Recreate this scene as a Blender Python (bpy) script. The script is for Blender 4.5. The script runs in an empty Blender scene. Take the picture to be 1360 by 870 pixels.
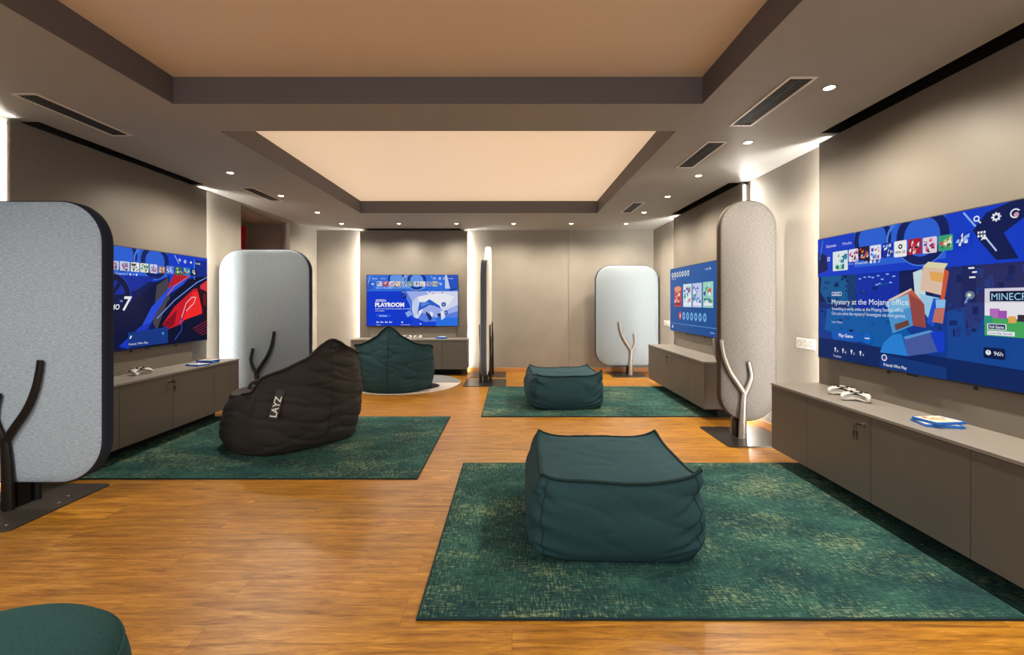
import bpy, bmesh, math, random
from mathutils import Vector, Matrix, noise
random.seed(7)
PI = math.pi
SC = bpy.context.scene
COL = SC.collection

# ------------------------------------------------------------------ camera, world, exposure
W_PX, H_PX, F_PX = 1360.0, 870.0, 600.0
CAM_H = 1.30
cd = bpy.data.cameras.new('camera')
cd.sensor_width = 36.0
cd.lens = F_PX / W_PX * 36.0
cd.shift_y = -35.0 / W_PX
cd.clip_start = 0.05
cam = bpy.data.objects.new('camera', cd)
COL.objects.link(cam)
cam.location = (0, 0, CAM_H)
cam.rotation_euler = (PI / 2, 0, 0)
SC.camera = cam
SC.view_settings.view_transform = 'Standard'
SC.view_settings.look = 'None'
SC.view_settings.exposure = 0.0
SC.view_settings.gamma = 1.0
SC.view_settings.use_curve_mapping = False
wd = bpy.data.worlds.new('world')
SC.world = wd
wd.use_nodes = True
wd.node_tree.nodes['Background'].inputs[0].default_value = (0.9, 0.85, 0.8, 1)
wd.node_tree.nodes['Background'].inputs[1].default_value = 0.05
SC.cycles.use_denoising = True
SC.cycles.max_bounces = 10
SC.cycles.diffuse_bounces = 7
SC.cycles.sample_clamp_indirect = 6.0
SPOT_W = 112.0
SPOT_COL = (1.0, 0.89, 0.73)
LED_STRENGTH = 125.0
LED_COL = (1.0, 0.95, 0.87)
# added fill light behind the viewer, softens the fronts of the screens
wl = bpy.data.lights.new('added_fill_light', 'AREA')
wl.shape = 'RECTANGLE'
wl.size, wl.size_y = 4.4, 1.7
wl.energy = 82.0
wl.color = (0.93, 0.96, 1.0)
wo = bpy.data.objects.new('added_fill_light', wl)
wo.location = (-0.5, -2.55, 1.45)
wo.rotation_euler = (PI / 2, 0, 0)
COL.objects.link(wo)

# ------------------------------------------------------------------ materials
def lin(c):
    c = c / 255.0
    return c / 12.92 if c <= 0.04045 else ((c + 0.055) / 1.055) ** 2.4
def rgb(r, g, b):
    return (lin(r), lin(g), lin(b), 1.0)

def base_mat(name, col, rough=0.6, metal=0.0, spec=0.5):
    m = bpy.data.materials.new(name)
    m.use_nodes = True
    p = m.node_tree.nodes['Principled BSDF']
    p.inputs['Base Color'].default_value = (*col[:3], 1)
    p.inputs['Roughness'].default_value = rough
    p.inputs['Metallic'].default_value = metal
    p.inputs['Specular IOR Level'].default_value = spec
    return m, m.node_tree, p
def nd(nt, typ, **kw):
    n = nt.nodes.new(typ)
    for k, v in kw.items():
        setattr(n, k, v)
    return n
def mapped(nt, scale, rot=(0, 0, 0)):
    tc = nd(nt, 'ShaderNodeTexCoord')
    mp = nd(nt, 'ShaderNodeMapping')
    mp.inputs['Scale'].default_value = scale
    mp.inputs['Rotation'].default_value = rot
    nt.links.new(tc.outputs['Object'], mp.inputs['Vector'])
    return mp.outputs['Vector']
def noise_tex(nt, vec, scale, detail=4, rough=0.55):
    n = nd(nt, 'ShaderNodeTexNoise')
    n.inputs['Scale'].default_value = scale
    n.inputs['Detail'].default_value = detail
    n.inputs['Roughness'].default_value = rough
    nt.links.new(vec, n.inputs['Vector'])
    return n.outputs['Fac']
def ramp(nt, fac, stops):
    r = nd(nt, 'ShaderNodeValToRGB')
    e = r.color_ramp.elements
    while len(e) < len(stops):
        e.new(0.5)
    for i, (p, c) in enumerate(stops):
        e[i].position = p
        e[i].color = (*c[:3], 1)
    nt.links.new(fac, r.inputs['Fac'])
    return r.outputs['Color']
def mix(nt, fac, a, b, typ='MIX'):
    n = nd(nt, 'ShaderNodeMix', data_type='RGBA', blend_type=typ)
    for s, v in ((n.inputs[0], fac), (n.inputs[6], a), (n.inputs[7], b)):
        if isinstance(v, (int, float)):
            s.default_value = v
        elif isinstance(v, tuple):
            s.default_value = (*v[:3], 1)
        else:
            nt.links.new(v, s)
    return n.outputs[2]
def bump(nt, p, height, strength, dist=0.01):
    b = nd(nt, 'ShaderNodeBump')
    b.inputs['Strength'].default_value = strength
    b.inputs['Distance'].default_value = dist
    nt.links.new(height, b.inputs['Height'])
    nt.links.new(b.outputs['Normal'], p.inputs['Normal'])

def plaster(name, col, var=0.06, rough=0.62):
    m, nt, p = base_mat(name, col, rough, 0, 0.35)
    v = mapped(nt, (1, 1, 1))
    n = noise_tex(nt, v, 3.0, 6)
    lo = tuple(c * (1 - var) for c in col[:3])
    hi = tuple(c * (1 + var) for c in col[:3])
    nt.links.new(ramp(nt, n, [(0.3, lo), (0.7, hi)]), p.inputs['Base Color'])
    n2 = noise_tex(nt, v, 160, 3)
    bump(nt, p, n2, 0.12, 0.002)
    return m
def heather(name, a, b, rough=0.95, sc=1.0):
    """woven wool: fine horizontal slubs in two tones"""
    m, nt, p = base_mat(name, a, rough, 0, 0.15)
    n1 = noise_tex(nt, mapped(nt, (36 * sc, 36 * sc, 240 * sc)), 1.0, 3, 0.7)
    n2 = noise_tex(nt, mapped(nt, (300 * sc, 300 * sc, 300 * sc)), 1.0, 2, 0.6)
    f = nd(nt, 'ShaderNodeMath', operation='MULTIPLY_ADD')
    f.inputs[1].default_value = 0.6
    nt.links.new(n1, f.inputs[0])
    g = nd(nt, 'ShaderNodeMath', operation='MULTIPLY')
    g.inputs[1].default_value = 0.4
    nt.links.new(n2, g.inputs[0])
    nt.links.new(g.outputs[0], f.inputs[2])
    nt.links.new(ramp(nt, f.outputs[0], [(0.36, a), (0.64, b)]), p.inputs['Base Color'])
    bump(nt, p, f.outputs[0], 0.35, 0.003)
    return m
def fabric(name, col, rough=0.92, grain=260, strength=0.35, sheen=0.3, var=0.25):
    m, nt, p = base_mat(name, col, rough, 0, 0.2)
    v = mapped(nt, (1, 1, 1))
    n = noise_tex(nt, v, grain, 3, 0.7)
    lo = tuple(c * (1 - var) for c in col[:3])
    hi = tuple(min(1, c * (1 + var)) for c in col[:3])
    nt.links.new(ramp(nt, n, [(0.32, lo), (0.68, hi)]), p.inputs['Base Color'])
    p.inputs['Sheen Weight'].default_value = sheen
    p.inputs['Sheen Roughness'].default_value = 0.5
    p.inputs['Sheen Tint'].default_value = (*hi, 1)
    bump(nt, p, n, strength, 0.003)
    return m

M = {}
M['wall'] = plaster('taupe_plaster', (0.255, 0.228, 0.193))
M['wall_panel'] = plaster('taupe_panel', (0.165, 0.145, 0.120), 0.03, 0.5)
M['ceiling'] = plaster('taupe_ceiling', (0.35, 0.345, 0.325), 0.03)
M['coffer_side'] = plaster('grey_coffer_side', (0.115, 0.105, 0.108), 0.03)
M['coffer_top'] = plaster('cream_coffer', (0.84, 0.71, 0.55), 0.02, 0.45)
M['coffer_glow'] = plaster('cream_coffer_glow', (0.86, 0.77, 0.66), 0.02, 0.45)     # added glow lifts the far coffer where bounced light falls short
_p = M['coffer_glow'].node_tree.nodes['Principled BSDF']
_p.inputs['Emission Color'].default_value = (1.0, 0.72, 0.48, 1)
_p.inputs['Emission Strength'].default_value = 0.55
M['core'] = base_mat('dark_core', (0.05, 0.04, 0.03), 0.8)[0]
M['black'] = base_mat('black_void', (0.006, 0.006, 0.006), 0.8)[0]
M['dark_metal'] = base_mat('black_metal', (0.022, 0.02, 0.019), 0.38, 0.7)[0]
M['steel'] = base_mat('brushed_steel', (0.42, 0.39, 0.36), 0.3, 1.0)[0]
M['bronze'] = base_mat('pewter_metal', (0.30, 0.27, 0.24), 0.36, 0.8)[0]
M['dark_metal_matt'] = base_mat('dark_matt_metal', (0.045, 0.038, 0.034), 0.6, 0.3, 0.3)[0]
M['plate_metal'] = base_mat('dark_plate_metal', (0.085, 0.08, 0.075), 0.3, 0.85)[0]
M['white_plastic'] = base_mat('white_plastic', (0.52, 0.51, 0.49), 0.35)[0]
M['shaded_plastic'] = base_mat('shaded_plastic', (0.30, 0.29, 0.27), 0.45)[0]
M['black_plastic'] = base_mat('black_plastic', (0.012, 0.012, 0.013), 0.35)[0]
M['blue_plastic'] = base_mat('blue_plastic', (0.012, 0.13, 0.52), 0.25)[0]
M['red_paint'] = base_mat('red_paint', (0.5, 0.012, 0.014), 0.4)[0]
M['paper'] = base_mat('printed_paper', (0.75, 0.66, 0.5), 0.35)[0]
M['vent_frame'] = base_mat('vent_frame', (0.75, 0.7, 0.62), 0.4, 0.2)[0]
M['vent_slat'] = base_mat('vent_slat', (0.06, 0.06, 0.06), 0.5, 0.3)[0]
M['cabinet'] = plaster('greige_laminate', (0.115, 0.102, 0.088), 0.03, 0.45)
M['cabinet_top'] = plaster('greige_worktop', (0.23, 0.212, 0.19), 0.03, 0.38)
M['teal'] = fabric('teal_fabric', (0.017, 0.050, 0.062), 0.92, 260, 0.35, 0.2)
M['teal_dark'] = fabric('dark_teal_piping', (0.010, 0.026, 0.029))
M['teal_green'] = fabric('deep_green_fabric', (0.020, 0.058, 0.071), 0.85, 300, 0.25, 0.15)
M['black_fabric'] = fabric('black_fabric', (0.030, 0.0265, 0.0245), 0.75, 300, 0.25, 0.3)
M['knit'] = fabric('teal_knit', (0.016, 0.058, 0.062), 0.95, 120, 0.9, 0.4)
M['blue_wool'] = heather('blue_grey_wool', (0.21, 0.285, 0.38), (0.46, 0.57, 0.69))
M['grey_wool'] = heather('pale_grey_wool', (0.16, 0.19, 0.215), (0.27, 0.305, 0.335))
M['beige_wool'] = heather('beige_wool', (0.088, 0.080, 0.075), (0.185, 0.170, 0.160))
M['navy_wool'] = fabric('navy_wool', (0.020, 0.028, 0.050), 0.95, 300, 0.3, 0.1)
M['brown_wool'] = fabric('brown_wool', (0.06, 0.045, 0.035), 0.95, 300, 0.3, 0.1)
M['slate_wool'] = fabric('slate_wool', (0.10, 0.125, 0.16), 0.95, 300, 0.3, 0.1)
M['cream_wool'] = heather('cream_wool', (0.5, 0.46, 0.41), (0.66, 0.62, 0.56))

def emit_mat(name, col, strength):
    m = bpy.data.materials.new(name)
    m.use_nodes = True
    nt = m.node_tree
    nt.nodes.clear()
    e = nd(nt, 'ShaderNodeEmission')
    e.inputs[0].default_value = (*col[:3], 1)
    e.inputs[1].default_value = strength
    o = nd(nt, 'ShaderNodeOutputMaterial')
    nt.links.new(e.outputs[0], o.inputs[0])
    return m
M['led'] = emit_mat('led_glow', LED_COL, LED_STRENGTH)
M['lamp'] = emit_mat('lamp_glow', (1.0, 0.86, 0.62), 30.0)

_screen = {}
def screen_mat(hexc):
    """a lit screen pixel colour under a slightly glossy pane"""
    if hexc not in _screen:
        r, g, b = (int(hexc[i:i + 2], 16) for i in (0, 2, 4))
        m, nt, p = base_mat('screen_' + hexc, (0.002, 0.002, 0.003), 0.22, 0, 0.06)
        p.inputs['Emission Color'].default_value = rgb(r, g, b)
        p.inputs['Emission Strength'].default_value = 0.82
        _screen[hexc] = m
    return _screen[hexc]

def make_floor_mat():
    m, nt, p = base_mat('oak_planks', (0.4, 0.2, 0.06), 0.33, 0, 0.34)
    v = mapped(nt, (1, 1, 1))
    br = nd(nt, 'ShaderNodeTexBrick')
    br.offset = 0.37
    br.inputs['Scale'].default_value = 1.0
    br.inputs['Brick Width'].default_value = 1.22
    br.inputs['Row Height'].default_value = 0.18
    br.inputs['Mortar Size'].default_value = 0.0012
    br.inputs['Color1'].default_value = (0, 0, 0, 1)
    br.inputs['Color2'].default_value = (1, 1, 1, 1)
    br.inputs['Mortar'].default_value = (0.3, 0.3, 0.3, 1)
    nt.links.new(v, br.inputs['Vector'])
    # shift the grain of every plank by its own amount
    add = nd(nt, 'ShaderNodeVectorMath', operation='MULTIPLY_ADD')
    nt.links.new(br.outputs['Color'], add.inputs[0])
    add.inputs[1].default_value = (7, 3, 0)
    mp = nd(nt, 'ShaderNodeMapping')
    mp.inputs['Scale'].default_value = (2.4, 26, 1)
    nt.links.new(v, mp.inputs['Vector'])
    nt.links.new(mp.outputs[0], add.inputs[2])
    g1 = noise_tex(nt, add.outputs[0], 1.0, 10, 0.72)
    g1.node.inputs['Distortion'].default_value = 0.9
    mp2 = nd(nt, 'ShaderNodeMapping')
    mp2.inputs['Scale'].default_value = (11, 120, 1)
    nt.links.new(v, mp2.inputs['Vector'])
    g2 = noise_tex(nt, mp2.outputs[0], 1.0, 4, 0.7)
    c1 = ramp(nt, g1, [(0.28, (0.13, 0.047, 0.005)), (0.44, (0.30, 0.128, 0.013)), (0.58, (0.43, 0.205, 0.024)), (0.74, (0.60, 0.33, 0.058))])
    c2 = mix(nt, 0.55, c1, ramp(nt, g2, [(0.30, (0.36, 0.29, 0.22)), (0.58, (1, 1, 1))]), 'MULTIPLY')
    tone = ramp(nt, br.outputs['Color'], [(0.0, (0.86, 0.84, 0.80)), (1.0, (1.12, 1.08, 1.0))])
    c3 = mix(nt, 1.0, c2, tone, 'MULTIPLY')
    c4 = mix(nt, br.outputs['Fac'], c3, (0.20, 0.088, 0.018))
    nt.links.new(c4, p.inputs['Base Color'])
    rr = ramp(nt, g1, [(0.3, (0.42,) * 3), (0.8, (0.30,) * 3)])
    nt.links.new(rr, p.inputs['Roughness'])
    bump(nt, p, g2, 0.10, 0.002)
    return m
M['floor'] = make_floor_mat()
M['wood_trim'] = base_mat('oak_skirting', (0.50, 0.22, 0.06), 0.4)[0]

def make_rug_mat(seed):
    m, nt, p = base_mat('distressed_green_wool', (0.03, 0.13, 0.1), 0.97, 0, 0.1)
    tc = nd(nt, 'ShaderNodeTexCoord')
    off = nd(nt, 'ShaderNodeVectorMath', operation='ADD')
    off.inputs[1].default_value = (seed * 3.7, seed * 1.9, 0)
    nt.links.new(tc.outputs['Object'], off.inputs[0])
    def ns(scale, detail=4, rough=0.6):
        mp = nd(nt, 'ShaderNodeMapping')
        mp.inputs['Scale'].default_value = scale
        nt.links.new(off.outputs[0], mp.inputs['Vector'])
        return noise_tex(nt, mp.outputs[0], 1.0, detail, rough)
    big = ns((1.6, 2.8, 1), 6, 0.72)
    tone = ns((2.2, 3.5, 1), 4)
    fx = ns((110, 17, 1), 3, 0.75)
    fy = ns((17, 120, 1), 3, 0.75)
    base = ramp(nt, tone, [(0.32, (0.011, 0.035, 0.042)), (0.52, (0.019, 0.064, 0.061)), (0.72, (0.034, 0.106, 0.088))])
    fib = mix(nt, 0.5, fx, fy)
    b2 = mix(nt, 0.75, base, ramp(nt, fib, [(0.38, (0.25, 0.32, 0.36)), (0.62, (1.7, 1.6, 1.5))]), 'MULTIPLY')
    s = nd(nt, 'ShaderNodeMath', operation='MULTIPLY_ADD')   # worn patches = big patches x thread noise
    nt.links.new(big, s.inputs[0])
    s.inputs[1].default_value = 0.85
    h = nd(nt, 'ShaderNodeMath', operation='MULTIPLY')
    nt.links.new(fib, h.inputs[0])
    h.inputs[1].default_value = 1.5
    nt.links.new(h.outputs[0], s.inputs[2])
    worn = ramp(nt, s.outputs[0], [(0.0, (0, 0, 0)), (0.60, (0, 0, 0)), (0.80, (0.85,) * 3)])
    r = worn.node
    rr = nd(nt, 'ShaderNodeMapRange')
    rr.inputs['From Min'].default_value = 1.22
    rr.inputs['From Max'].default_value = 1.52
    nt.links.new(s.outputs[0], rr.inputs['Value'])
    wf = nd(nt, 'ShaderNodeMath', operation='MULTIPLY')
    wf.inputs[1].default_value = 0.8
    nt.links.new(rr.outputs[0], wf.inputs[0])
    nt.nodes.remove(r)
    c = mix(nt, wf.outputs[0], b2, (0.34, 0.40, 0.20))
    nt.links.new(c, p.inputs['Base Color'])
    bump(nt, p, fib, 0.5, 0.004)
    return m

# ------------------------------------------------------------------ object helpers
def link(o, parent=None):
    COL.objects.link(o)
    if parent is not None:
        o.parent = parent
    return o
def obj(name, bm, mats, parent=None, smooth=False, auto=None):
    me = bpy.data.meshes.new(name)
    bm.normal_update()
    bm.to_mesh(me)
    bm.free()
    for m in (mats if isinstance(mats, (list, tuple)) else [mats]):
        me.materials.append(m)
    if smooth:
        for p in me.polygons:
            p.use_smooth = True
    if auto is not None:
        me.shade_flat() if hasattr(me, 'shade_flat') else None
        for p in me.polygons:
            p.use_smooth = True
        me.set_sharp_from_angle(angle=math.radians(auto))
    return link(bpy.data.objects.new(name, me), parent)
def tag(o, label, cat, group=None):
    o['label'] = label
    o['category'] = cat
    if group:
        o['group'] = group
    return o
def thing(name, label, cat, loc=(0, 0, 0), rz=0, group=None):
    o = bpy.data.objects.new(name, None)
    o.empty_display_size = 0.1
    o.location = loc
    o.rotation_euler = (0, 0, rz)
    COL.objects.link(o)
    return tag(o, label, cat, group)
def struct(o):
    o['kind'] = 'structure'
    return o
def dup(root, loc, rz, label, group=None):
    r = root.copy()
    COL.objects.link(r)
    r.location = loc
    r.rotation_euler = (0, 0, rz)
    r['label'] = label
    if group:
        r['group'] = group
    for ch in list(root.children):
        c = ch.copy()
        COL.objects.link(c)
        c.parent = r
        for g in ch.children:
            d = g.copy()
            COL.objects.link(d)
            d.parent = c
    return r
def bx(bm, x0, x1, y0, y1, z0, z1, bev=0.0, seg=2, mi=0):
    mat = Matrix.Translation(((x0 + x1) / 2, (y0 + y1) / 2, (z0 + z1) / 2)) @ Matrix.Diagonal((abs(x1 - x0), abs(y1 - y0), abs(z1 - z0), 1))
    t = bmesh.new()
    bmesh.ops.create_cube(t, size=1.0, matrix=mat)
    if bev > 0:
        bmesh.ops.bevel(t, geom=list(t.edges), offset=bev, segments=seg, profile=0.5, affect='EDGES')
    merge(bm, t, mi)
def merge(bm, t, mi=0):
    vm = {}
    for v in t.verts:
        vm[v] = bm.verts.new(v.co)
    for f in t.faces:
        try:
            nf = bm.faces.new([vm[v] for v in f.verts])
            nf.material_index = mi
            nf.smooth = f.smooth
        except ValueError:
            pass
    t.free()
def box(name, x0, x1, y0, y1, z0, z1, mat, parent=None, bev=0.0, seg=2):
    bm = bmesh.new()
    bx(bm, x0, x1, y0, y1, z0, z1, bev, seg)
    return obj(name, bm, mat, parent, auto=40 if bev > 0 else None)
def tube(bm, pts, radii, n=8, closed=False, flat=(1, 1), up=None, caps=True):
    """sweep an n-gon along pts (parallel transport)"""
    pts = [Vector(p) for p in pts]
    N = len(pts)
    if isinstance(radii, (int, float)):
        radii = [radii] * N
    tans = []
    for i in range(N):
        if closed:
            t = pts[(i + 1) % N] - pts[i - 1]
        else:
            t = pts[min(i + 1, N - 1)] - pts[max(i - 1, 0)]
        tans.append(t.normalized())
    ref = Vector(up) if up else (Vector((0, 0, 1)) if abs(tans[0].z) < 0.9 else Vector((0, 1, 0)))
    nrm = (ref - tans[0] * ref.dot(tans[0])).normalized()
    rings = []
    for i in range(N):
        if i and not up:
            nrm = (nrm - tans[i] * nrm.dot(tans[i])).normalized()
        elif up:
            nrm = (ref - tans[i] * ref.dot(tans[i])).normalized()
        bn = tans[i].cross(nrm)
        ring = []
        for k in range(n):
            a = 2 * PI * (k + 0.5) / n
            ring.append(bm.verts.new(pts[i] + nrm * (math.cos(a) * radii[i] * flat[0]) + bn * (math.sin(a) * radii[i] * flat[1])))
        rings.append(ring)
    for i in range(N if closed else N - 1):
        a, b = rings[i], rings[(i + 1) % N]
        for k in range(n):
            bm.faces.new((a[k], a[(k + 1) % n], b[(k + 1) % n], b[k]))
    if not closed and caps:
        bm.faces.new(rings[0][::-1])
        bm.faces.new(rings[-1])
def lathe(bm, prof, n=48, center=(0, 0, 0), mi=0):
    """prof: list of (r, z) from bottom to top; r=0 ends are closed by a fan"""
    cx, cy, cz = center
    rings = []
    for r, z in prof:
        if r < 1e-6:
            rings.append([bm.verts.new((cx, cy, cz + z))])
        else:
            rings.append([bm.verts.new((cx + r * math.cos(2 * PI * k / n), cy + r * math.sin(2 * PI * k / n), cz + z)) for k in range(n)])
    for a, b in zip(rings, rings[1:]):
        for k in range(n):
            k2 = (k + 1) % n
            if len(a) == 1:
                f = bm.faces.new((a[0], b[k2], b[k]))
            elif len(b) == 1:
                f = bm.faces.new((a[k], a[k2], b[0]))
            else:
                f = bm.faces.new((a[k], a[k2], b[k2], b[k]))
            f.material_index = mi
def rrect(w, h, r, n=10):
    """outline of a rounded rectangle centred on 0,0"""
    out = []
    for cx, cy, a0 in ((w / 2 - r, h / 2 - r, 0), (-w / 2 + r, h / 2 - r, 90), (-w / 2 + r, -h / 2 + r, 180), (w / 2 - r, -h / 2 + r, 270)):
        for k in range(n + 1):
            a = math.radians(a0 + 90 * k / n)
            out.append((cx + r * math.cos(a), cy + r * math.sin(a)))
    return out
def crom(pts, n):
    """smooth open polyline through pts"""
    P = [Vector(p) for p in pts]
    P = [P[0] * 2 - P[1]] + P + [P[-1] * 2 - P[-2]]
    out = []
    for i in range(1, len(P) - 2):
        a, b, c, d = P[i - 1:i + 3]
        for k in range(n):
            t = k / n
            out.append(0.5 * ((2 * b) + (c - a) * t + (2 * a - 5 * b + 4 * c - d) * t * t + (3 * b - a - 3 * c + d) * t ** 3))
    out.append(P[-2])
    return out

# ------------------------------------------------------------------ the room
XL, XR, YB, YF, ZC = -3.60, 2.60, 8.33, -2.6, 2.61
PXL, PXR, PYB, PZ = -3.52, 2.48, 8.22, 2.575       # faces of the TV wall panels and their top
LP = (3.17, 5.21)                                   # left panel, along Y
RP1, RP2 = (1.62, 3.65), (4.88, 6.93)               # right panels, along Y
BP = (-2.77, -0.81)                                 # back panel, along X
DY0, DY1, DZ = 6.0, 7.32, 2.575                     # passage opening in the left wall
AX = -4.32                                          # far side of the passage

struct(box('floor', AX - 0.1, XR + 0.1, YF - 0.1, YB + 0.1, -0.08, 0.0, M['floor']))
struct(box('wall_right', XR, XR + 0.1, YF - 0.1, YB + 0.1, 0, 2.95, M['wall']))
struct(box('wall_back', XL - 0.1, XR, YB, YB + 0.1, 0, 2.95, M['wall']))
bm = bmesh.new()
for q in ((XL - 0.1, -2.7, 0, 2.95), (1.7, XR, 0, 2.95), (-2.7, 1.7, 0, 0.6), (-2.7, 1.7, 2.3, 2.95)):
    bx(bm, q[0], q[1], YF - 0.1, YF, q[2], q[3])
struct(obj('wall_front', bm, M['wall']))
bm = bmesh.new()  # frame of an unseen window, added around the fill light
for q in ((-2.7, -2.64, 0.6, 2.3), (1.64, 1.7, 0.6, 2.3), (-2.64, 1.64, 0.6, 0.66), (-2.64, 1.64, 2.24, 2.3), (-1.2, -1.14, 0.66, 2.24), (0.2, 0.26, 0.66, 2.24)):
    bx(bm, q[0], q[1], YF - 0.09, YF - 0.03, q[2], q[3])
struct(obj('added_window_1', bm, M['dark_metal']))
bm = bmesh.new()
bx(bm, XL - 0.1, XL, YF, DY0, 0, 2.95)
bx(bm, XL - 0.1, XL, DY1, YB, 0, 2.95)
bx(bm, XL - 0.1, XL, DY0, DY1, DZ, 2.95)
struct(obj('wall_left', bm, M['wall']))
bm = bmesh.new()                                    # the passage behind the opening
bx(bm, AX - 0.1, AX, 5.3, 7.5, 0, 2.7)
bx(bm, AX, XL - 0.1, 7.40, 7.5, 0, 2.7)
bx(bm, AX, XL - 0.1, 5.3, 5.4, 0, 2.7)
bx(bm, AX, XL - 0.1, 5.4, 7.4, 2.56, 2.7)
struct(obj('wall_passage', bm, M['wall']))
dr = struct(box('door_1', AX, AX + 0.05, 6.45, 7.27, 0.0, 2.5, M['red_paint'], None, 0.006))
dr['label'] = 'red door in the passage behind the rounded screen'
bm = bmesh.new()
tube(bm, [(AX + 0.05, 7.17, 1.85), (AX + 0.09, 7.17, 1.85), (AX + 0.09, 7.17, 2.25), (AX + 0.05, 7.17, 2.25)], 0.012, 8)
o = obj('door_handle', bm, M['steel'], dr, True)
# a shallow board covers the right part of the back wall
struct(box('trim_1', 1.055, XR, YB - 0.025, YB, 0, ZC, M['wall']))

# ceiling soffit with two coffers and the shadow slots over the wall panels
CX0, CX1 = -2.25, 1.265
COFF = [(CX0, CX1, -0.6, 3.0), (CX0, CX1, 3.48, 6.72)]
SI = 0.13
SLOTS = [(XL, PXL + 0.06, LP[0] + SI, LP[1] - SI), (PXR - 0.075, XR, RP1[0] + SI, RP1[1] - SI), (PXR - 0.075, XR, RP2[0] + SI, RP2[1] - SI), (BP[0] + SI, BP[1] - SI, PYB - 0.07, YB)]
holes = COFF + SLOTS
xs = sorted(set([XL, XR] + [h[0] for h in holes] + [h[1] for h in holes]))
ys = sorted(set([YF, YB] + [h[2] for h in holes] + [h[3] for h in holes]))
bm = bmesh.new()
for xa, xb in zip(xs, xs[1:]):
    for ya, yb in zip(ys, ys[1:]):
        cx, cy = (xa + xb) / 2, (ya + yb) / 2
        if any(h[0] < cx < h[1] and h[2] < cy < h[3] for h in holes):
            continue
        bm.faces.new([bm.verts.new((x, y, ZC)) for x, y in ((xa, ya), (xa, yb), (xb, yb), (xb, ya))])
bmesh.ops.remove_doubles(bm, verts=bm.verts, dist=1e-5)
ceil = struct(obj('ceiling', bm, M['ceiling']))
def shaft(bm, h, z0, z1, up=False):
    """the four upright sides of a hole, facing into it"""
    x0, x1, y0, y1 = h
    c = [(x0, y0), (x1, y0), (x1, y1), (x0, y1)]
    for (ax, ay), (bx_, by) in zip(c, c[1:] + c[:1]):
        bm.faces.new([bm.verts.new(p) for p in ((ax, ay, z0), (ax, ay, z1), (bx_, by, z1), (bx_, by, z0))])
for h in COFF:
    bm = bmesh.new()
    shaft(bm, h, ZC, 2.80)
    obj('coffer_side', bm, M['coffer_side'], ceil)
    box('coffer_top', h[0] - 0.02, h[1] + 0.02, h[2] - 0.02, h[3] + 0.02, 2.79, 2.83, M['coffer_top'] if h[2] < 1 else M['coffer_glow'], ceil)
for h in SLOTS:
    bm = bmesh.new()
    shaft(bm, h, ZC, 2.72)
    x0, x1, y0, y1 = h
    bm.faces.new([bm.verts.new(p) for p in ((x0, y0, 2.72), (x0, y1, 2.72), (x1, y1, 2.72), (x1, y0, 2.72))])
    obj('shadow_slot', bm, M['black'], ceil)
struct(box('ceiling_slab', AX, XR, YF, YB, 2.95, 3.0, M['ceiling']))

# skirting
bm = bmesh.new(); bx(bm, XL, XR, YB - 0.04, YB - 0.025, 0, 0.075, 0.003)
struct(obj('baseboard_back', bm, M['wood_trim']))
bm = bmesh.new()
for a, b in ((YF, RP1[0]), (RP1[1], RP2[0]), (RP2[1], YB - 0.04)):
    bx(bm, XR - 0.015, XR, a, b, 0, 0.075, 0.003)
struct(obj('baseboard_right', bm, M['wood_trim']))
bm = bmesh.new()
for a, b in ((YF, LP[0]), (LP[1], DY0), (DY1, YB - 0.04)):
    bx(bm, XL, XL + 0.015, a, b, 0, 0.075, 0.003)
struct(obj('baseboard_left', bm, M['wood_trim']))

# raised TV wall panels with light strips let into their side edges
def wall_panel(n, x0, x1, y0, y1, side, cover):
    """thin face board standing off the wall on a core set back from its two ends, a light strip on each core end"""
    T, I = 0.020, 0.046
    if side == 'L':
        face, core = (x1 - T, x1, y0, y1), (x0, x1 - T, y0 + I, y1 - I)
        c = x1 - T - 0.026
        leds = [(c - 0.011, c + 0.011, y0 + I - 0.008, y0 + I), (c - 0.016, c + 0.016, y1 - I, y1 - I + 0.008)]
    elif side == 'R':
        face, core = (x0, x0 + T, y0, y1), (x0 + T, x1, y0 + I, y1 - I)
        c = x0 + T + 0.030
        leds = [(c - 0.012, c + 0.012, y0 + I - 0.008, y0 + I), (c - 0.02, c + 0.02, y1 - I, y1 - I + 0.008)]
    else:
        face, core = (x0, x1, y0, y0 + T), (x0 + I, x1 - I, y0 + T, y1)
        c = y0 + T + 0.030
        leds = [(x0 + I - 0.008, x0 + I, c - 0.012, c + 0.012), (x1 - I, x1 - I + 0.008, c - 0.012, c + 0.012)]
    t = struct(box('trim_%d' % n, *face, 0.0, PZ, M['wall_panel'], None, 0.002))
    obj('core', box_bm(*core, 0.0, PZ, 0.0), M['core'], t)
    for e in leds:
        obj('light_strip', box_bm(*e, 0.02, PZ - 0.01, 0.0), M['led'], t)
    obj('cable_cover', box_bm(*cover), M['wall_panel'], t)
    return t
def box_bm(x0, x1, y0, y1, z0, z1, bev=0.002):
    bm = bmesh.new()
    bx(bm, x0, x1, y0, y1, z0, z1, bev)
    return bm
wall_panel(2, XL, PXL, LP[0], LP[1], 'L', (PXL, PXL + 0.025, LP[0] + 0.2, LP[1] - 0.27, 0.5, 0.95))
wall_panel(3, PXR, XR, RP1[0], RP1[1], 'R', (PXR - 0.03, PXR, RP1[0] + 0.25, RP1[1] - 0.27, 0.5, 0.95))
wall_panel(4, PXR, XR, RP2[0], RP2[1], 'R', (PXR - 0.03, PXR, RP2[0] + 0.25, RP2[1] - 0.2, 0.5, 0.95))
wall_panel(5, BP[0], BP[1], PYB, YB, 'B', (BP[0] + 0.2, BP[1] - 0.2, PYB - 0.02, PYB, 0.5, 0.95))

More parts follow.
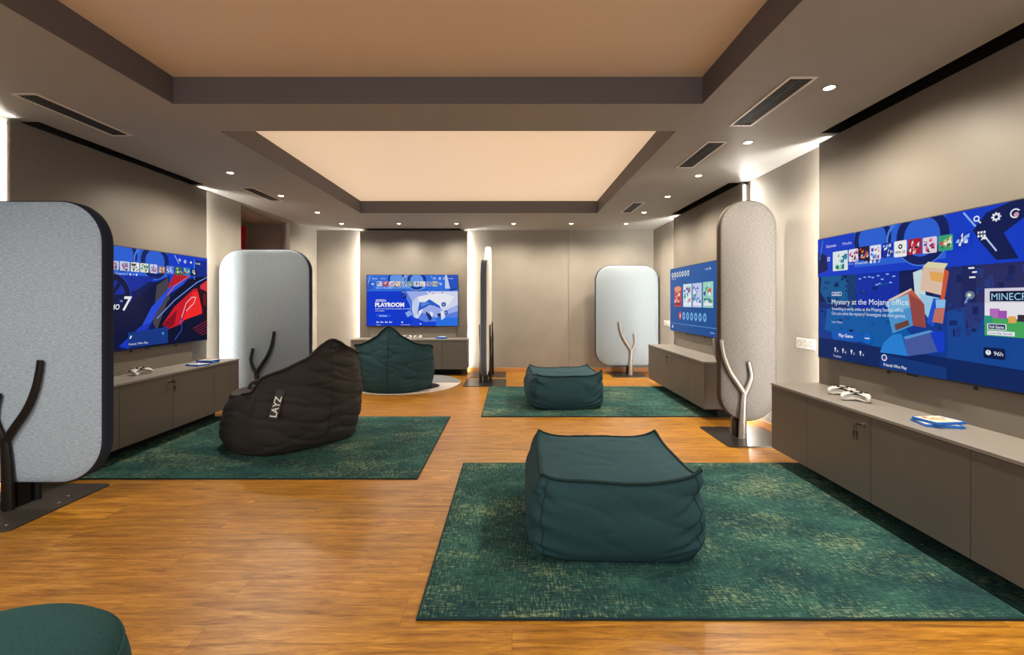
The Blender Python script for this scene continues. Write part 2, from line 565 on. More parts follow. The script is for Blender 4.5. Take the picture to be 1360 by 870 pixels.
# ------------------------------------------------------------------ rugs
def rug(name, x0, x1, y0, y1, seed, label):
    t = thing(name, label, 'rug', ((x0 + x1) / 2, (y0 + y1) / 2, 0.0))
    w, d = (x1 - x0) / 2, (y1 - y0) / 2
    bm = bmesh.new(); bx(bm, -w + 0.008, w - 0.008, -d + 0.008, d - 0.008, 0.001, 0.011, 0.003)
    obj('pile', bm, make_rug_mat(seed), t)
    bm = bmesh.new()
    z0, z1, b = 0.0012, 0.0095, 0.012
    for q in ((-w, w, -d, -d + b), (-w, w, d - b, d), (-w, -w + b, -d + b, d - b), (w - b, w, -d + b, d - b)):
        bx(bm, *q, z0, z1)
    obj('binding', bm, M['teal_dark'], t)
    return t
rug('area_rug', -0.39, 2.292, 1.835, 3.61, 1.0, 'largest green distressed rug in the foreground under a square pouf')
rug('area_rug', -0.345, 2.292, 5.06, 6.84, 2.3, 'green distressed rug farther back on the right, under the smaller looking pouf')
rug('area_rug', -3.332, -0.69, 3.29, 5.06, 4.1, 'green distressed rug on the left under the black bean bag')
# round rug: white ground with grey and plum segments
def round_rug():
    t = thing('round_rug', 'round white and grey rug under the dark green bean bag', 'rug', (-1.70, 7.13, 0.0))
    R = 0.88
    bm = bmesh.new(); lathe(bm, [(0, 0.001), (R, 0.001), (R, 0.009), (R - 0.004, 0.011), (0, 0.011)], 96)
    obj('pile', bm, M['cream_wool'], t)
    def seg(name, pts, mat):
        bm = bmesh.new()
        lo = [bm.verts.new((x, y, 0.0112)) for x, y in pts]
        hi = [bm.verts.new((x, y, 0.0135)) for x, y in pts]
        bm.faces.new(hi); bm.faces.new(lo[::-1])
        for i in range(len(pts)):
            j = (i + 1) % len(pts)
            bm.faces.new((lo[i], lo[j], hi[j], hi[i]))
        obj(name, bm, mat, t)
    arc = [(R * math.cos(math.radians(a)) * 0.99, R * math.sin(math.radians(a)) * 0.99) for a in range(2, 179, 4)]
    seg('grey_segment', arc + [(-0.5, 0.06), (0.0, 0.02), (0.5, 0.02)], fabric('grey_pile', (0.20, 0.21, 0.215), 0.95, 200))
    arc = [(0.08 + 0.52 * math.cos(math.radians(a)), -0.27 + 0.36 * math.sin(math.radians(a))) for a in range(0, 360, 8)]
    seg('plum_segment', arc, fabric('plum_pile', (0.035, 0.028, 0.045), 0.95, 200))
round_rug()

# ------------------------------------------------------------------ media consoles
CH, CB, CD, CL = 0.638, 0.118, 0.38, 2.03
def console(label, loc, rz):
    """local frame: front faces -Y, back at y=+CD, runs along X from -CL/2 to CL/2"""
    t = thing('media_console', label, 'cabinet', loc, rz)
    h = CL / 2
    bm = bmesh.new()
    bx(bm, -h + 0.004, h - 0.004, 0.02, CD, CB, CH - 0.02, 0.001)
    obj('body', bm, M['cabinet'], t)
    obj('plinth', box_bm(-h + 0.12, h - 0.12, 0.20, CD - 0.01, 0.0, CB, 0.0), M['black'], t)
    obj('worktop', box_bm(-h, h, -0.004, CD, CH - 0.018, CH, 0.0015), M['cabinet_top'], t)
    e = [-h + 0.004, -h + 0.44, 0.0, h - 0.44, h - 0.004]
    doors = []
    for a, b in zip(e, e[1:]):
        doors.append(obj('door', box_bm(a + 0.002, b - 0.002, 0.0, 0.019, CB, CH - 0.021, 0.0012), M['cabinet'], t))
    # cylinder lock with a small bunch of keys in the left middle door
    lx, lz = -0.05, CH - 0.075
    bm = bmesh.new()
    tube(bm, [(lx, 0.0, lz), (lx, -0.012, lz)], 0.011, 14)
    tube(bm, [(lx, -0.012, lz), (lx, -0.016, lz)], 0.008, 14)
    obj('lock', bm, M['steel'], doors[1], auto=40)
    bm = bmesh.new()
    bx(bm, lx - 0.0015, lx + 0.0015, -0.046, -0.014, lz - 0.006, lz + 0.006)
    tube(bm, [(lx, -0.05 + 0.012 * math.cos(a), lz + 0.012 * math.sin(a)) for a in [2 * PI * k / 14 for k in range(14)]], 0.003, 6, True)
    tube(bm, [(lx + 0.010 * math.sin(a), -0.054, lz - 0.022 + 0.012 * math.cos(a)) for a in [2 * PI * k / 14 for k in range(14)]], 0.0016, 6, True)
    for k in range(2):
        q = lx - 0.01 + 0.02 * k
        bx(bm, q - 0.009, q + 0.009, -0.056 + 0.004 * k, -0.053 + 0.004 * k, lz - 0.062, lz - 0.034, 0.001)
        bx(bm, q - 0.004, q + 0.004, -0.056 + 0.004 * k, -0.054 + 0.004 * k, lz - 0.088, lz - 0.06)
    obj('key', bm, M['black_plastic'], doors[1])
    return t
console('greige media console under the big screen on the right, nearest the viewer', (PXR - CD, (RP1[0] + RP1[1]) / 2 + 0.01, 0), -PI / 2)
console('greige media console far right, behind the tall narrow screen', (PXR - CD, 5.945, 0), -PI / 2)
console('greige media console on the left under the screen with the red car', (PXL + CD, 4.185, 0), PI / 2)
console('greige media console on the back wall behind the green bean bag', ((BP[0] + BP[1]) / 2, PYB - CD, 0), 0)

# ------------------------------------------------------------------ televisions
TW, TH = 1.66, 0.935
class Canvas:
    """flat shapes drawn on a screen 1000 x 562 units; local plane x-z, facing -Y"""
    def __init__(self):
        self.v, self.f, self.mi, self.mats, self.layer = [], [], [], [], 0
    def _m(self, c):
        m = screen_mat(c)
        if m not in self.mats:
            self.mats.append(m)
        return self.mats.index(m)
    def _p(self, u, v):
        u = min(max(u, 0), 1000); v = min(max(v, 0), 562)
        return ((u - 500) / 1000 * (TW - 0.018), -self.layer * 0.00004, (281 - v) / 562 * (TH - 0.018))
    def poly(self, c, pts):
        self.layer += 1
        b = len(self.v)
        self.v += [self._p(*p) for p in pts]
        n = len(pts)
        ar = sum(pts[i][0] * pts[(i + 1) % n][1] - pts[(i + 1) % n][0] * pts[i][1] for i in range(n))
        idx = list(range(b, b + n))
        self.f.append(idx if ar < 0 else idx[::-1])
        self.mi.append(self._m(c))
    def rect(self, c, x0, y0, x1, y1, r=0):
        if r:
            self.poly(c, [((x0 + x1) / 2 + a, (y0 + y1) / 2 + b) for a, b in rrect(x1 - x0, y1 - y0, r, 4)])
        else:
            self.poly(c, [(x0, y0), (x1, y0), (x1, y1), (x0, y1)])
    def disc(self, c, x, y, rx, ry=None, n=28):
        ry = ry or rx
        self.poly(c, [(x + rx * math.cos(2 * PI * k / n), y + ry * math.sin(2 * PI * k / n)) for k in range(n)])
    def ring(self, c, x, y, r, w, a0=0, a1=360, n=36):
        self.layer += 1
        m = self._m(c)
        b = len(self.v)
        for k in range(n + 1):
            a = math.radians(a0 + (a1 - a0) * k / n)
            for q in (r - w / 2, r + w / 2):
                self.v.append(self._p(x + q * math.cos(a), y + q * math.sin(a)))
        for k in range(n):
            i = b + 2 * k
            self.f.append([i, i + 2, i + 3, i + 1]); self.mi.append(m)
    def line(self, c, pts, w):
        for (ax, ay), (bx_, by) in zip(pts, pts[1:]):
            L = math.hypot(bx_ - ax, by - ay) or 1
            nx, ny = -(by - ay) / L * w / 2, (bx_ - ax) / L * w / 2
            self.poly(c, [(ax + nx, ay + ny), (bx_ + nx, by + ny), (bx_ - nx, by - ny), (ax - nx, ay - ny)])
    def text(self, c, s, x, y, width=None, size=20, bold=0.0, shear=0.0):
        """left-baseline at x,y; stretched to width when given"""
        self.layer += 1
        m = self._m(c)
        vs, fs = text_mesh(s, bold, shear)
        w0 = max(p[0] for p in vs) or 1
        sx = (width / w0) if width else size
        b = len(self.v)
        self.v += [self._p(x + p[0] * sx, y - p[1] * size) for p in vs]
        for f in fs:
            self.f.append([b + i for i in f]); self.mi.append(m)
    def build(self, parent):
        me = bpy.data.meshes.new('screen')
        me.from_pydata(self.v, [], self.f)
        for m in self.mats:
            me.materials.append(m)
        me.polygons.foreach_set('material_index', self.mi)
        return link(bpy.data.objects.new('screen', me), parent)
def text_mesh(s, bold=0.0, shear=0.0):
    cu = bpy.data.curves.new('lettering', 'FONT')
    cu.body = s
    cu.size = 1.0
    cu.offset = bold
    cu.shear = shear
    cu.resolution_u = 3
    o = bpy.data.objects.new('lettering', cu)
    COL.objects.link(o)
    dg = bpy.context.evaluated_depsgraph_get()
    me = bpy.data.meshes.new_from_object(o.evaluated_get(dg))
    vs = [tuple(v.co[:2]) for v in me.vertices]
    fs = [list(p.vertices) for p in me.polygons]
    bpy.data.objects.remove(o)
    bpy.data.curves.remove(cu)
    bpy.data.meshes.remove(me)
    x0 = min(p[0] for p in vs)
    return [(p[0] - x0, p[1]) for p in vs], fs

def shapes_wallpaper(C, light=False):
    """the system backdrop: big tilted rings, bars and light lines"""
    if light:
        base, mid, pale, dark = '2f74e8', '6aa0f2', 'b9d4fa', '123a9c'
    else:
        base, mid, pale, dark = '0f3fd0', '2c66e0', '4f86ee', '0a1f63'
    C.rect(base, 0, 0, 1000, 180)
    C.rect(mid, 230, 0, 640, 150)
    C.ring(dark, 325, 40, 82, 26); C.disc(mid, 325, 40, 70)
    C.ring(pale, 470, 60, 70, 10, 120, 260); C.ring(dark, 548, 62, 88, 34); C.disc(mid, 548, 62, 72); C.ring(pale, 548, 62, 104, 4, 30, 150)
    C.poly('0b1f5e' if not light else '2a5fd0', [(0, 60), (60, 80), (70, 150), (0, 165)])
    C.line(pale, [(12, 100), (36, 8)], 5)
    C.line('8fb8ff', [(700, 6), (738, 57)], 6)
def icon_row(C, tiles):
    for (x0, y0, x1, y1, bg, kind) in tiles:
        C.rect(bg, x0, y0, x1, y1, 5)
        w, h = x1 - x0, y1 - y0
        rnd = random.Random(int(x0 * 7 + y0))
        if kind == 'text':
            C.disc('0c0c12', (x0 + x1) / 2, y0 + h * 0.36, w * 0.17); C.disc(bg, (x0 + x1) / 2, y0 + h * 0.36, w * 0.08)
            C.text('101018', 'FIFA 23', x0 + w * 0.12, y0 + h * 0.78, w * 0.76, 13, 0.02)
        else:
            pal = kind
            for k in range(15):
                a = rnd.uniform(0.05, 0.82); b = rnd.uniform(0.12, 0.82)
                q, e = rnd.uniform(0.06, 0.24), rnd.uniform(0.06, 0.24)
                C.poly(pal[k % len(pal)], [(x0 + w * a, y0 + h * b), (x0 + w * min(a + q, 0.97), y0 + h * (b - 0.08)), (x0 + w * min(a + q * 0.8, 0.97), y0 + h * min(b + e, 0.95)), (x0 + w * a * 0.9, y0 + h * min(b + e * 0.8, 0.95))])
def top_icons(C):
    C.ring('f2f6ff', 745, 34, 7.5, 4); C.line('f2f6ff', [(750, 40), (758, 50)], 4)
    C.ring('f2f6ff', 803, 39, 8, 5)
    for k in range(8):
        a = 2 * PI * k / 8
        C.line('f2f6ff', [(803 + 9 * math.cos(a), 39 + 9 * math.sin(a)), (803 + 14 * math.cos(a), 39 + 14 * math.sin(a))], 5)
    C.ring('f2f6ff', 855, 38, 12, 4, 60, 330); C.disc('d8a0b8', 858, 42, 7)
def lib_icon(C, x, y):
    for i in range(3):
        for j in range(2):
            C.rect('f4f7ff', x + i * 9, y + j * 11, x + i * 9 + 6, y + j * 11 + 7)
    C.poly('f4f7ff', [(x + 10, y + 30), (x + 14, y + 18), (x + 26, y + 18), (x + 31, y + 30), (x + 25, y + 26), (x + 15, y + 26)])

def art_right(C):
    C.rect('13307a', 0, 0, 1000, 562)
    C.rect('101d58', 0, 170, 1000, 300)
    # dusky plaza behind the boxes
    C.poly('0e5f9a', [(20, 175), (120, 168), (185, 200), (215, 300), (60, 310), (10, 250)])
    C.poly('0b3f74', [(180, 170), (260, 175), (260, 330), (190, 320)])
    C.rect('0c2fae', 235, 180, 450, 330)
    for (x, y) in ((250, 198), (275, 193), (300, 192), (318, 196), (345, 190), (365, 205), (338, 226), (352, 222), (390, 186), (405, 220), (420, 196)):
        C.rect('8fc4ff', x, y, x + 13, y + 5)
    C.rect('1b2660', 650, 150, 760, 330); C.rect('2a2f66', 735, 130, 1000, 300); C.rect('20306f', 590, 160, 690, 330)
    for (x, y) in ((715, 186), (727, 200), (718, 216)):
        C.rect('f6f9ff', x, y, x + 15, y + 5)
    C.disc('6f7f9a', 718, 276, 13); C.disc('f4f3c8', 718, 276, 6); C.line('8ca4d8', [(716, 280), (704, 302)], 5)
    C.poly('153e96', [(0, 330), (1000, 330), (1000, 562), (0, 562)])
    C.poly('0f5fae', [(60, 330), (400, 330), (560, 470), (560, 520), (40, 430)])
    C.poly('164a9c', [(640, 330), (760, 300), (900, 420), (1000, 430), (1000, 520), (640, 500)])
    C.poly('2b3a80', [(696, 300), (770, 300), (770, 345), (700, 395)])
    C.poly('0f2a66', [(0, 470), (1000, 500), (1000, 562), (0, 562)])
    rnd = random.Random(5)
    for k in range(90):
        x, y = rnd.uniform(590, 980), rnd.uniform(155, 400)
        C.rect(('1a2a6c', '243476', '16225c', '2c3c84', '1e3a8a')[k % 5], x, y, x + rnd.uniform(4, 22), y + rnd.uniform(4, 30))
    for k in range(70):
        x, y = rnd.uniform(10, 440), rnd.uniform(185, 470)
        C.rect(('0c2a70', '123a8a', '0e4a92', '0a2260', '15509a')[k % 5], x, y, x + rnd.uniform(5, 30), y + rnd.uniform(4, 16))
    for (x, y) in ((715, 186), (727, 200), (718, 216)):
        C.rect('f6f9ff', x, y, x + 15, y + 5)
    C.disc('6f7f9a', 718, 276, 13); C.disc('f4f3c8', 718, 276, 6); C.line('8ca4d8', [(716, 280), (704, 302)], 5)
    shapes_wallpaper(C)
    C.poly('0c1c55', [(770, 20), (840, 0), (950, 0), (820, 90), (860, 170), (800, 170), (752, 108), (730, 70)])
    C.line('b9d4ff', [(765, 92), (800, 142)], 5)
    C.text('eef3ff', 'Games', 58, 46, 64, 19); C.text('c3d3ff', 'Media', 163, 46, 54, 18)
    C.rect('dbe6ff', 66, 90, 73, 98); C.rect('dbe6ff', 76, 90, 83, 98); C.rect('dbe6ff', 66, 101, 73, 109); C.rect('dbe6ff', 76, 101, 83, 109)
    icon_row(C, [(102, 70, 194, 158, 'e8f4f4', ('59c9a4', '2f8fb0', '2b5a48', '9fe0b0', '1e7a9a')),
                 (200, 70, 253, 124, 'f1eef5', ('c8307a', '2b2140', 'e05590')),
                 (258, 66, 313, 123, '2a1b30', ('f08030', 'e03838', 'f4f4f4', '3040a0')),
                 (318, 68, 373, 126, 'eff2ff', ('2a46c8', '6fa0f0', 'e06a5a')),
                 (380, 66, 430, 124, '0e2fae', ('f4f6ff', '8fb4ff', '0a1140', 'ffffff')),
                 (436, 66, 491, 127, 'fbfbfb', 'text'),
                 (497, 66, 552, 124, 'b02038', ('f0f0f4', '142050', 'e04050', 'f6c0c0')),
                 (557, 69, 611, 126, 'f0d8e6', ('20202c', 'd84880', '7040a0', 'f8f8f8')),
                 (616, 70, 668, 124, '3aa880', ('f0d080', 'e05040', 'f6f6e8', '2a7a50')),
                 (676, 69, 726, 122, '0f3cc8', ('eaf2ff', '9cc0ff', '0a1c60', 'd8e4ff'))])
    C.ring('cfe2ff', 148, 114, 0.1, 0.1)
    lib_icon(C, 748, 76)
    C.text('9fb4e0', 'PS5', 203, 138, 26, 12); C.text('e6eeff', 'Minecraft', 241, 139, 68, 17)
    C.disc('e8efff', 326, 134, 7); C.disc('c8d8ff', 345, 134, 7); C.poly('9fc0ff', [(362, 140), (368, 125), (374, 130), (366, 142)])
    top_icons(C)
    # plain stacked boxes: generic stand-in for the artwork
    C.poly('cfe6ea', [(520, 190), (556, 180), (575, 300), (530, 300)])
    C.poly('e9c9b0', [(560, 172), (640, 186), (628, 275), (548, 255)]); C.poly('f0b060', [(585, 190), (640, 200), (636, 232), (590, 222)])
    C.poly('e8e0b0', [(560, 172), (580, 156), (652, 168), (640, 186)]); C.poly('d85a3c', [(640, 186), (656, 196), (640, 288), (624, 300)])
    C.poly('9fd0f0', [(545, 268), (622, 285), (600, 380), (560, 330)]); C.poly('1f55d8', [(600, 285), (628, 290), (600, 385), (575, 370)])
    C.poly('c87868', [(606, 322), (642, 318), (634, 372), (596, 368)]); C.poly('8fc8f4', [(608, 290), (644, 290), (642, 318), (610, 320)])
    C.poly('c8604a', [(412, 290), (512, 248), (560, 300), (505, 318)]); C.poly('e8d0c0', [(412, 290), (512, 248), (516, 254), (420, 298)])
    C.poly('7fc0e8', [(405, 300), (500, 268), (520, 385), (432, 420)]); C.poly('9c4a44', [(505, 268), (565, 305), (572, 390), (520, 385)])
    C.poly('4f9ad8', [(410, 345), (510, 318), (520, 385), (432, 420)]); C.poly('70463f', [(440, 385), (500, 365), (506, 385), (446, 408)])
    C.poly('2a86e0', [(432, 425), (470, 418), (500, 500), (372, 500), (390, 460)]); C.poly('4a5fa8', [(480, 430), (600, 400), (620, 470), (500, 500)])
    C.poly('1440d0', [(585, 400), (640, 400), (640, 470), (615, 470)]); C.poly('5f9fe0', [(480, 430), (585, 398), (600, 402), (490, 438)])
    C.poly('123a80', [(372, 505), (648, 520), (648, 562), (372, 562)])
    C.rect('dfe8ff', 102, 254, 163, 271, 3); C.rect('1c4a80', 105, 257, 160, 268, 2); C.text('dfe8ff', 'NEWS', 113, 267, 38, 11, 0.02)
    C.text('f2f6ff', 'Mystery at the Mojang office', 102, 310, 400, 33)
    C.text('e6eeff', 'Something is eerily amiss at the Mojang Studios office.', 102, 336, 380, 20)
    C.text('e6eeff', 'Can you solve the mystery? Investigate via mini-games.', 102, 357, 388, 20)
    C.text('cfdcf8', 'Learn More', 102, 395, 66, 15)
    C.rect('0f5cc0', 102, 428, 278, 470, 20); C.text('f4f8ff', 'Play Game', 146, 455, 84, 21, 0.015)
    C.disc('1268cc', 308, 449, 21); C.rect('dbe8ff', 296, 447, 320, 452)
    for i, x in enumerate((120, 168, 218, 268)):
        C.rect('eef3ff', x, 506, x + 9, 516); C.line('eef3ff', [(x + 4, 514), (x + 4, 526)], 4); C.text('d8e4ff', '8829'[i], x + 15, 526, 8, 14)
    C.text('dfe8ff', 'Trophies', 112, 549, 50, 14)
    C.ring('eef3ff', 394, 519, 11, 4); C.disc('d86aa0', 398, 523, 4)
    C.text('eef3ff', 'Friends Who Play', 391, 551, 104, 16, 0.01)
    # promo card on the right
    C.rect('e8ecf4', 771, 256, 960, 402); C.rect('e4dcee', 771, 256, 960, 340)
    C.rect('f4f2f8', 771, 300, 960, 350)
    C.poly('4ab060', [(771, 402), (771, 345), (800, 335), (850, 350), (900, 340), (960, 352), (960, 402)])
    for (x, y, r, c) in ((800, 332, 14, 'c070c8'), (822, 336, 12, 'a858b8'), (848, 350, 10, 'f0b060'), (872, 345, 10, '3a3040'), (892, 356, 12, '2f60c8'), (915, 340, 14, 'd84a40'), (782, 352, 12, '2fa088')):
        C.rect(c, x - r, y - r, x + r, y + r)
    C.rect('101a3a', 786, 265, 942, 296, 3); C.text('101a3a', 'MINECRAFT', 791, 294, 146, 31, 0.0); C.text('a8dcf8', 'MINECRAFT', 791, 292, 144, 30, 0.0)
    C.rect('f4f7ff', 779, 364, 833, 383, 3); C.rect('1a3a6a', 782, 366, 830, 381, 2); C.text('f4f7ff', 'Full Game', 786, 378, 40, 12, 0.015)
    C.rect('f4f7ff', 779, 386, 855, 399, 1); C.text('30406a', 'Cross-Gen Bundle', 783, 396, 66, 10)
    C.rect('0b1c4c', 768, 438, 830, 472, 6); C.disc('f2f6ff', 782, 454, 8); C.rect('0b1c4c', 781, 448, 783, 455); C.text('f2f6ff', '96h', 798, 461, 26, 18)

def art_left(C):
    C.rect('0a1a5c', 0, 0, 1000, 562)
    C.poly('123cc8', [(0, 0), (700, 0), (560, 150), (300, 260), (0, 330)])
    shapes_wallpaper(C)
    C.poly('0e2ea4', [(0, 165), (560, 150), (420, 230), (0, 350)])
    C.ring('0a1440', 250, 270, 108, 34); C.ring('1d45c0', 250, 270, 128, 6)
    for k in range(7):
        a = 2 * PI * k / 7
        C.line('0b1648', [(250, 270), (250 + 92 * math.cos(a), 270 + 92 * math.sin(a))], 22)
    C.poly('0b1440', [(380, 300), (560, 180), (660, 140), (640, 330), (420, 470), (300, 560), (0, 562), (0, 420)])
    C.poly('4a4650', [(560, 200), (650, 150), (660, 300), (560, 470), (530, 420)])
    C.poly('0a1030', [(640, 300), (820, 150), (1000, 110), (1000, 562), (480, 562), (560, 470)])
    # red car flank
    C.poly('d81828', [(600, 440), (700, 330), (870, 215), (960, 200), (960, 330), (850, 360), (760, 440), (640, 470)])
    C.poly('ff2a2a', [(770, 420), (860, 240), (940, 225), (950, 380), (860, 400)])
    C.poly('8c0f22', [(600, 440), (720, 350), (700, 440), (640, 470)])
    C.poly('c01a30', [(700, 120), (800, 100), (840, 130), (760, 180), (640, 250), (650, 200)]); C.poly('e23040', [(930, 190), (1000, 150), (1000, 260), (960, 300)])
    C.poly('2a0a18', [(900, 200), (1000, 230), (1000, 480), (960, 380)]); C.poly('7a1020', [(960, 250), (985, 245), (990, 330), (965, 320)])
    C.poly('2a50e0', [(430, 470), (520, 330), (660, 210), (800, 150), (780, 185), (640, 260), (560, 360), (500, 450)])
    C.poly('1a3cc8', [(300, 540), (440, 440), (520, 420), (480, 480), (360, 560)])
    C.line('c86a90', [(640, 260), (700, 200), (830, 130)], 7)
    C.line('7f9cff', [(560, 400), (700, 290), (900, 170), (1000, 130)], 6)
    C.line('f0d8e0', [(760, 400), (800, 310), (850, 270), (890, 270), (870, 310), (800, 360)], 5)
    C.line('3a50c0', [(740, 440), (760, 400), (760, 480), (700, 540)], 6)
    for k in range(5):
        C.line('a01428', [(860 + 20 * k, 480 + 12 * k), (1000, 430 + 20 * k)], 4)
    C.rect('3a78f0', 868, 20, 880, 150); C.rect('0c2a8c', 880, 20, 990, 130)
    icon_row(C, [(250, 80, 300, 128, 'c0d0f0', ('3040a0', 'e06040')), (305, 78, 368, 130, 'd0d8f0', ('202a60', 'd06080', '7088d0')),
                 (375, 78, 432, 130, 'f6f6f6', ('3a4a30', '202020')), (438, 78, 496, 130, 'e8f0e0', ('40a060', '203820', '80c080')),
                 (505, 78, 560, 130, 'd8dcf0', ('8090c0', 'c03050')), (570, 86, 620, 126, 'c08878', ('f0e0d0', '803030')),
                 (628, 78, 690, 126, '6f8fe0', ('e8f0ff', '2040a0', 'b0c8ff')), (700, 78, 760, 130, '406a50', ('e0f0d0', '203828', '90c880')),
                 (770, 78, 830, 130, '2f80b8', ('f0e080', '80d0f0', '205880'))])
    C.rect('101c40', 838, 82, 892, 128, 6); lib_icon(C, 850, 90)
    C.text('dfe8ff', 'Gran Turismo 7', 232, 152, 120, 15); C.disc('e8efff', 368, 147, 6); C.poly('cfe0ff', [(384, 152), (390, 142), (396, 146)]); C.disc('e8efff', 410, 147, 6)
    C.ring('f2f6ff', 785, 40, 8, 5); C.disc('f2f6ff', 838, 41, 8); C.ring('f2f6ff', 738, 34, 7, 4); C.text('f2f6ff', '19:48', 880, 50, 44, 18)
    C.text('f4f7ff', 'GRAN TURISMO', 60, 340, 240, 40, 0.02, 0.2); C.text('f8faff', '7', 318, 345, 62, 108, 0.02, 0.25)
    C.text('f4f7ff', 'TM', 302, 300, 16, 12)
    C.poly('173a8c', [(352, 470), (640, 452), (640, 552), (352, 552)]); C.poly('eef3ff', [(362, 500), (372, 486), (380, 490), (368, 506)]); C.disc('5f9fd8', 600, 490, 8)
    C.text('eef3ff', 'Friends Who Play', 358, 540, 130, 17)

def art_back(C):
    C.rect('1746e0', 0, 0, 1000, 562)
    C.poly('5f86f0', [(360, 160), (1000, 120), (1000, 500), (640, 520), (420, 420)])
    C.poly('a8b8f8', [(430, 170), (1000, 130), (1000, 400), (760, 470), (560, 400)])
    C.poly('dfe4ff', [(620, 150), (1000, 130), (1000, 330), (840, 400)])
    C.rect('2a78f0', 760, 470, 1000, 562); C.poly('0c3cd8', [(0, 180), (380, 160), (470, 330), (500, 562), (0, 562)])
    shapes_wallpaper(C, True)
    C.rect('d0dcff', 860, 0, 1000, 150); C.poly('2458c8', [(880, 0), (1000, 0), (1000, 150), (920, 172)]); C.poly('12307c', [(900, 165), (1000, 140), (1000, 152), (908, 178)])
    # pale game controller, huge and tilted
    C.poly('f8f8ff', [(500, 290), (560, 240), (700, 210), (850, 200), (960, 240), (900, 330), (840, 360), (770, 320), (700, 300), (640, 320), (600, 420), (560, 480), (520, 470), (500, 380)])
    C.poly('2a64d0', [(565, 300), (640, 300), (690, 268), (800, 340), (812, 372), (740, 340), (690, 330), (570, 400), (562, 470), (556, 400)])
    C.poly('5f8fe8', [(590, 310), (660, 300), (700, 310), (600, 350)])
    C.poly('d0dcff', [(500, 290), (560, 240), (580, 300), (560, 400), (548, 470), (520, 470)])
    C.poly('8fb4f4', [(420, 420), (470, 390), (500, 430), (450, 470)])
    for (x, y, r) in ((845, 325, 26), (870, 415, 22), (395, 185, 18), (420, 175, 10)):
        C.disc('1f3f9c', x, y, r); C.disc('8fa8e8', x, y, r * 0.5)
    C.poly('122c80', [(378, 220), (430, 200), (440, 250), (392, 262)]); C.rect('4a70d0', 392, 225, 404, 238); C.rect('4a70d0', 412, 220, 424, 233)
    C.poly('16307c', [(640, 400), (690, 430), (720, 480), (690, 510), (660, 450)]); C.poly('f4f6ff', [(690, 400), (730, 420), (720, 470), (700, 440)])
    C.poly('1a3484', [(770, 430), (810, 420), (820, 460), (790, 470)]); C.poly('eef2ff', [(810, 400), (850, 400), (860, 470), (820, 500)])
    for (x, y) in ((570, 180), (640, 165), (680, 190), (770, 170), (820, 200), (720, 205)):
        C.line('2a4aa0', [(x, y), (x + 22, y - 6)], 7)
    tiles = []
    pals = [('e05060', 'f4f4f8', '402050'), ('f0f0f6', 'd04040', '3050b0'), ('b83040', 'f0d0d0', '301020'), ('f0c080', '804020', 'f8f8f0')]
    for k in range(10):
        x0 = 110 + k * 68
        tiles.append((x0, 70, x0 + 58, 126, ('c8d4f4', 'd05060', 'f0e4e8', 'e8d8c0', '8fb8e8', '80b8a0', 'e0e6f8', 'f0f0f4', '90a8e8', 'c0d0a8')[k], pals[k % 4]))
    icon_row(C, tiles)
    C.rect('f4f7ff', 54, 92, 74, 110); C.text('f4f7ff', 'Games', 60, 46, 56, 19, 0.01); C.text('e0eaff', 'Media', 158, 46, 52, 18); C.text('f4f7ff', "Astro's Playroom", 100, 148, 180, 17, 0.01)
    lib_icon(C, 796, 84); top_icons(C); C.text('f4f7ff', '19:48', 900, 46, 46, 18)
    C.text('f4f7ff', 'ASTRO\u2019s', 96, 294, 118, 34, 0.03); C.text('ffffff', 'PLAYROOM', 92, 350, 320, 62, 0.05)
    C.text('f0f5ff', 'Explore the world of the controller and collect', 94, 380, 390, 22); C.text('f0f5ff', 'rare artifacts', 94, 402, 100, 20)
    C.rect('1a58e8', 100, 432, 270, 470, 18); C.text('f4f8ff', 'Play Game', 140, 458, 84, 22, 0.015)
    for x in (106, 152, 200, 246):
        C.poly('eaf2ff', [(x, 528), (x + 9, 506), (x + 20, 528)]); C.rect('eaf2ff', x + 22, 518, x + 32, 528)
    C.text('eef3ff', 'Trophies', 102, 556, 52, 16); C.text('eef3ff', 'Friends Who Play', 376, 556, 104, 16); C.disc('eef3ff', 390, 522, 9); C.disc('cfe0ff', 590, 540, 9)

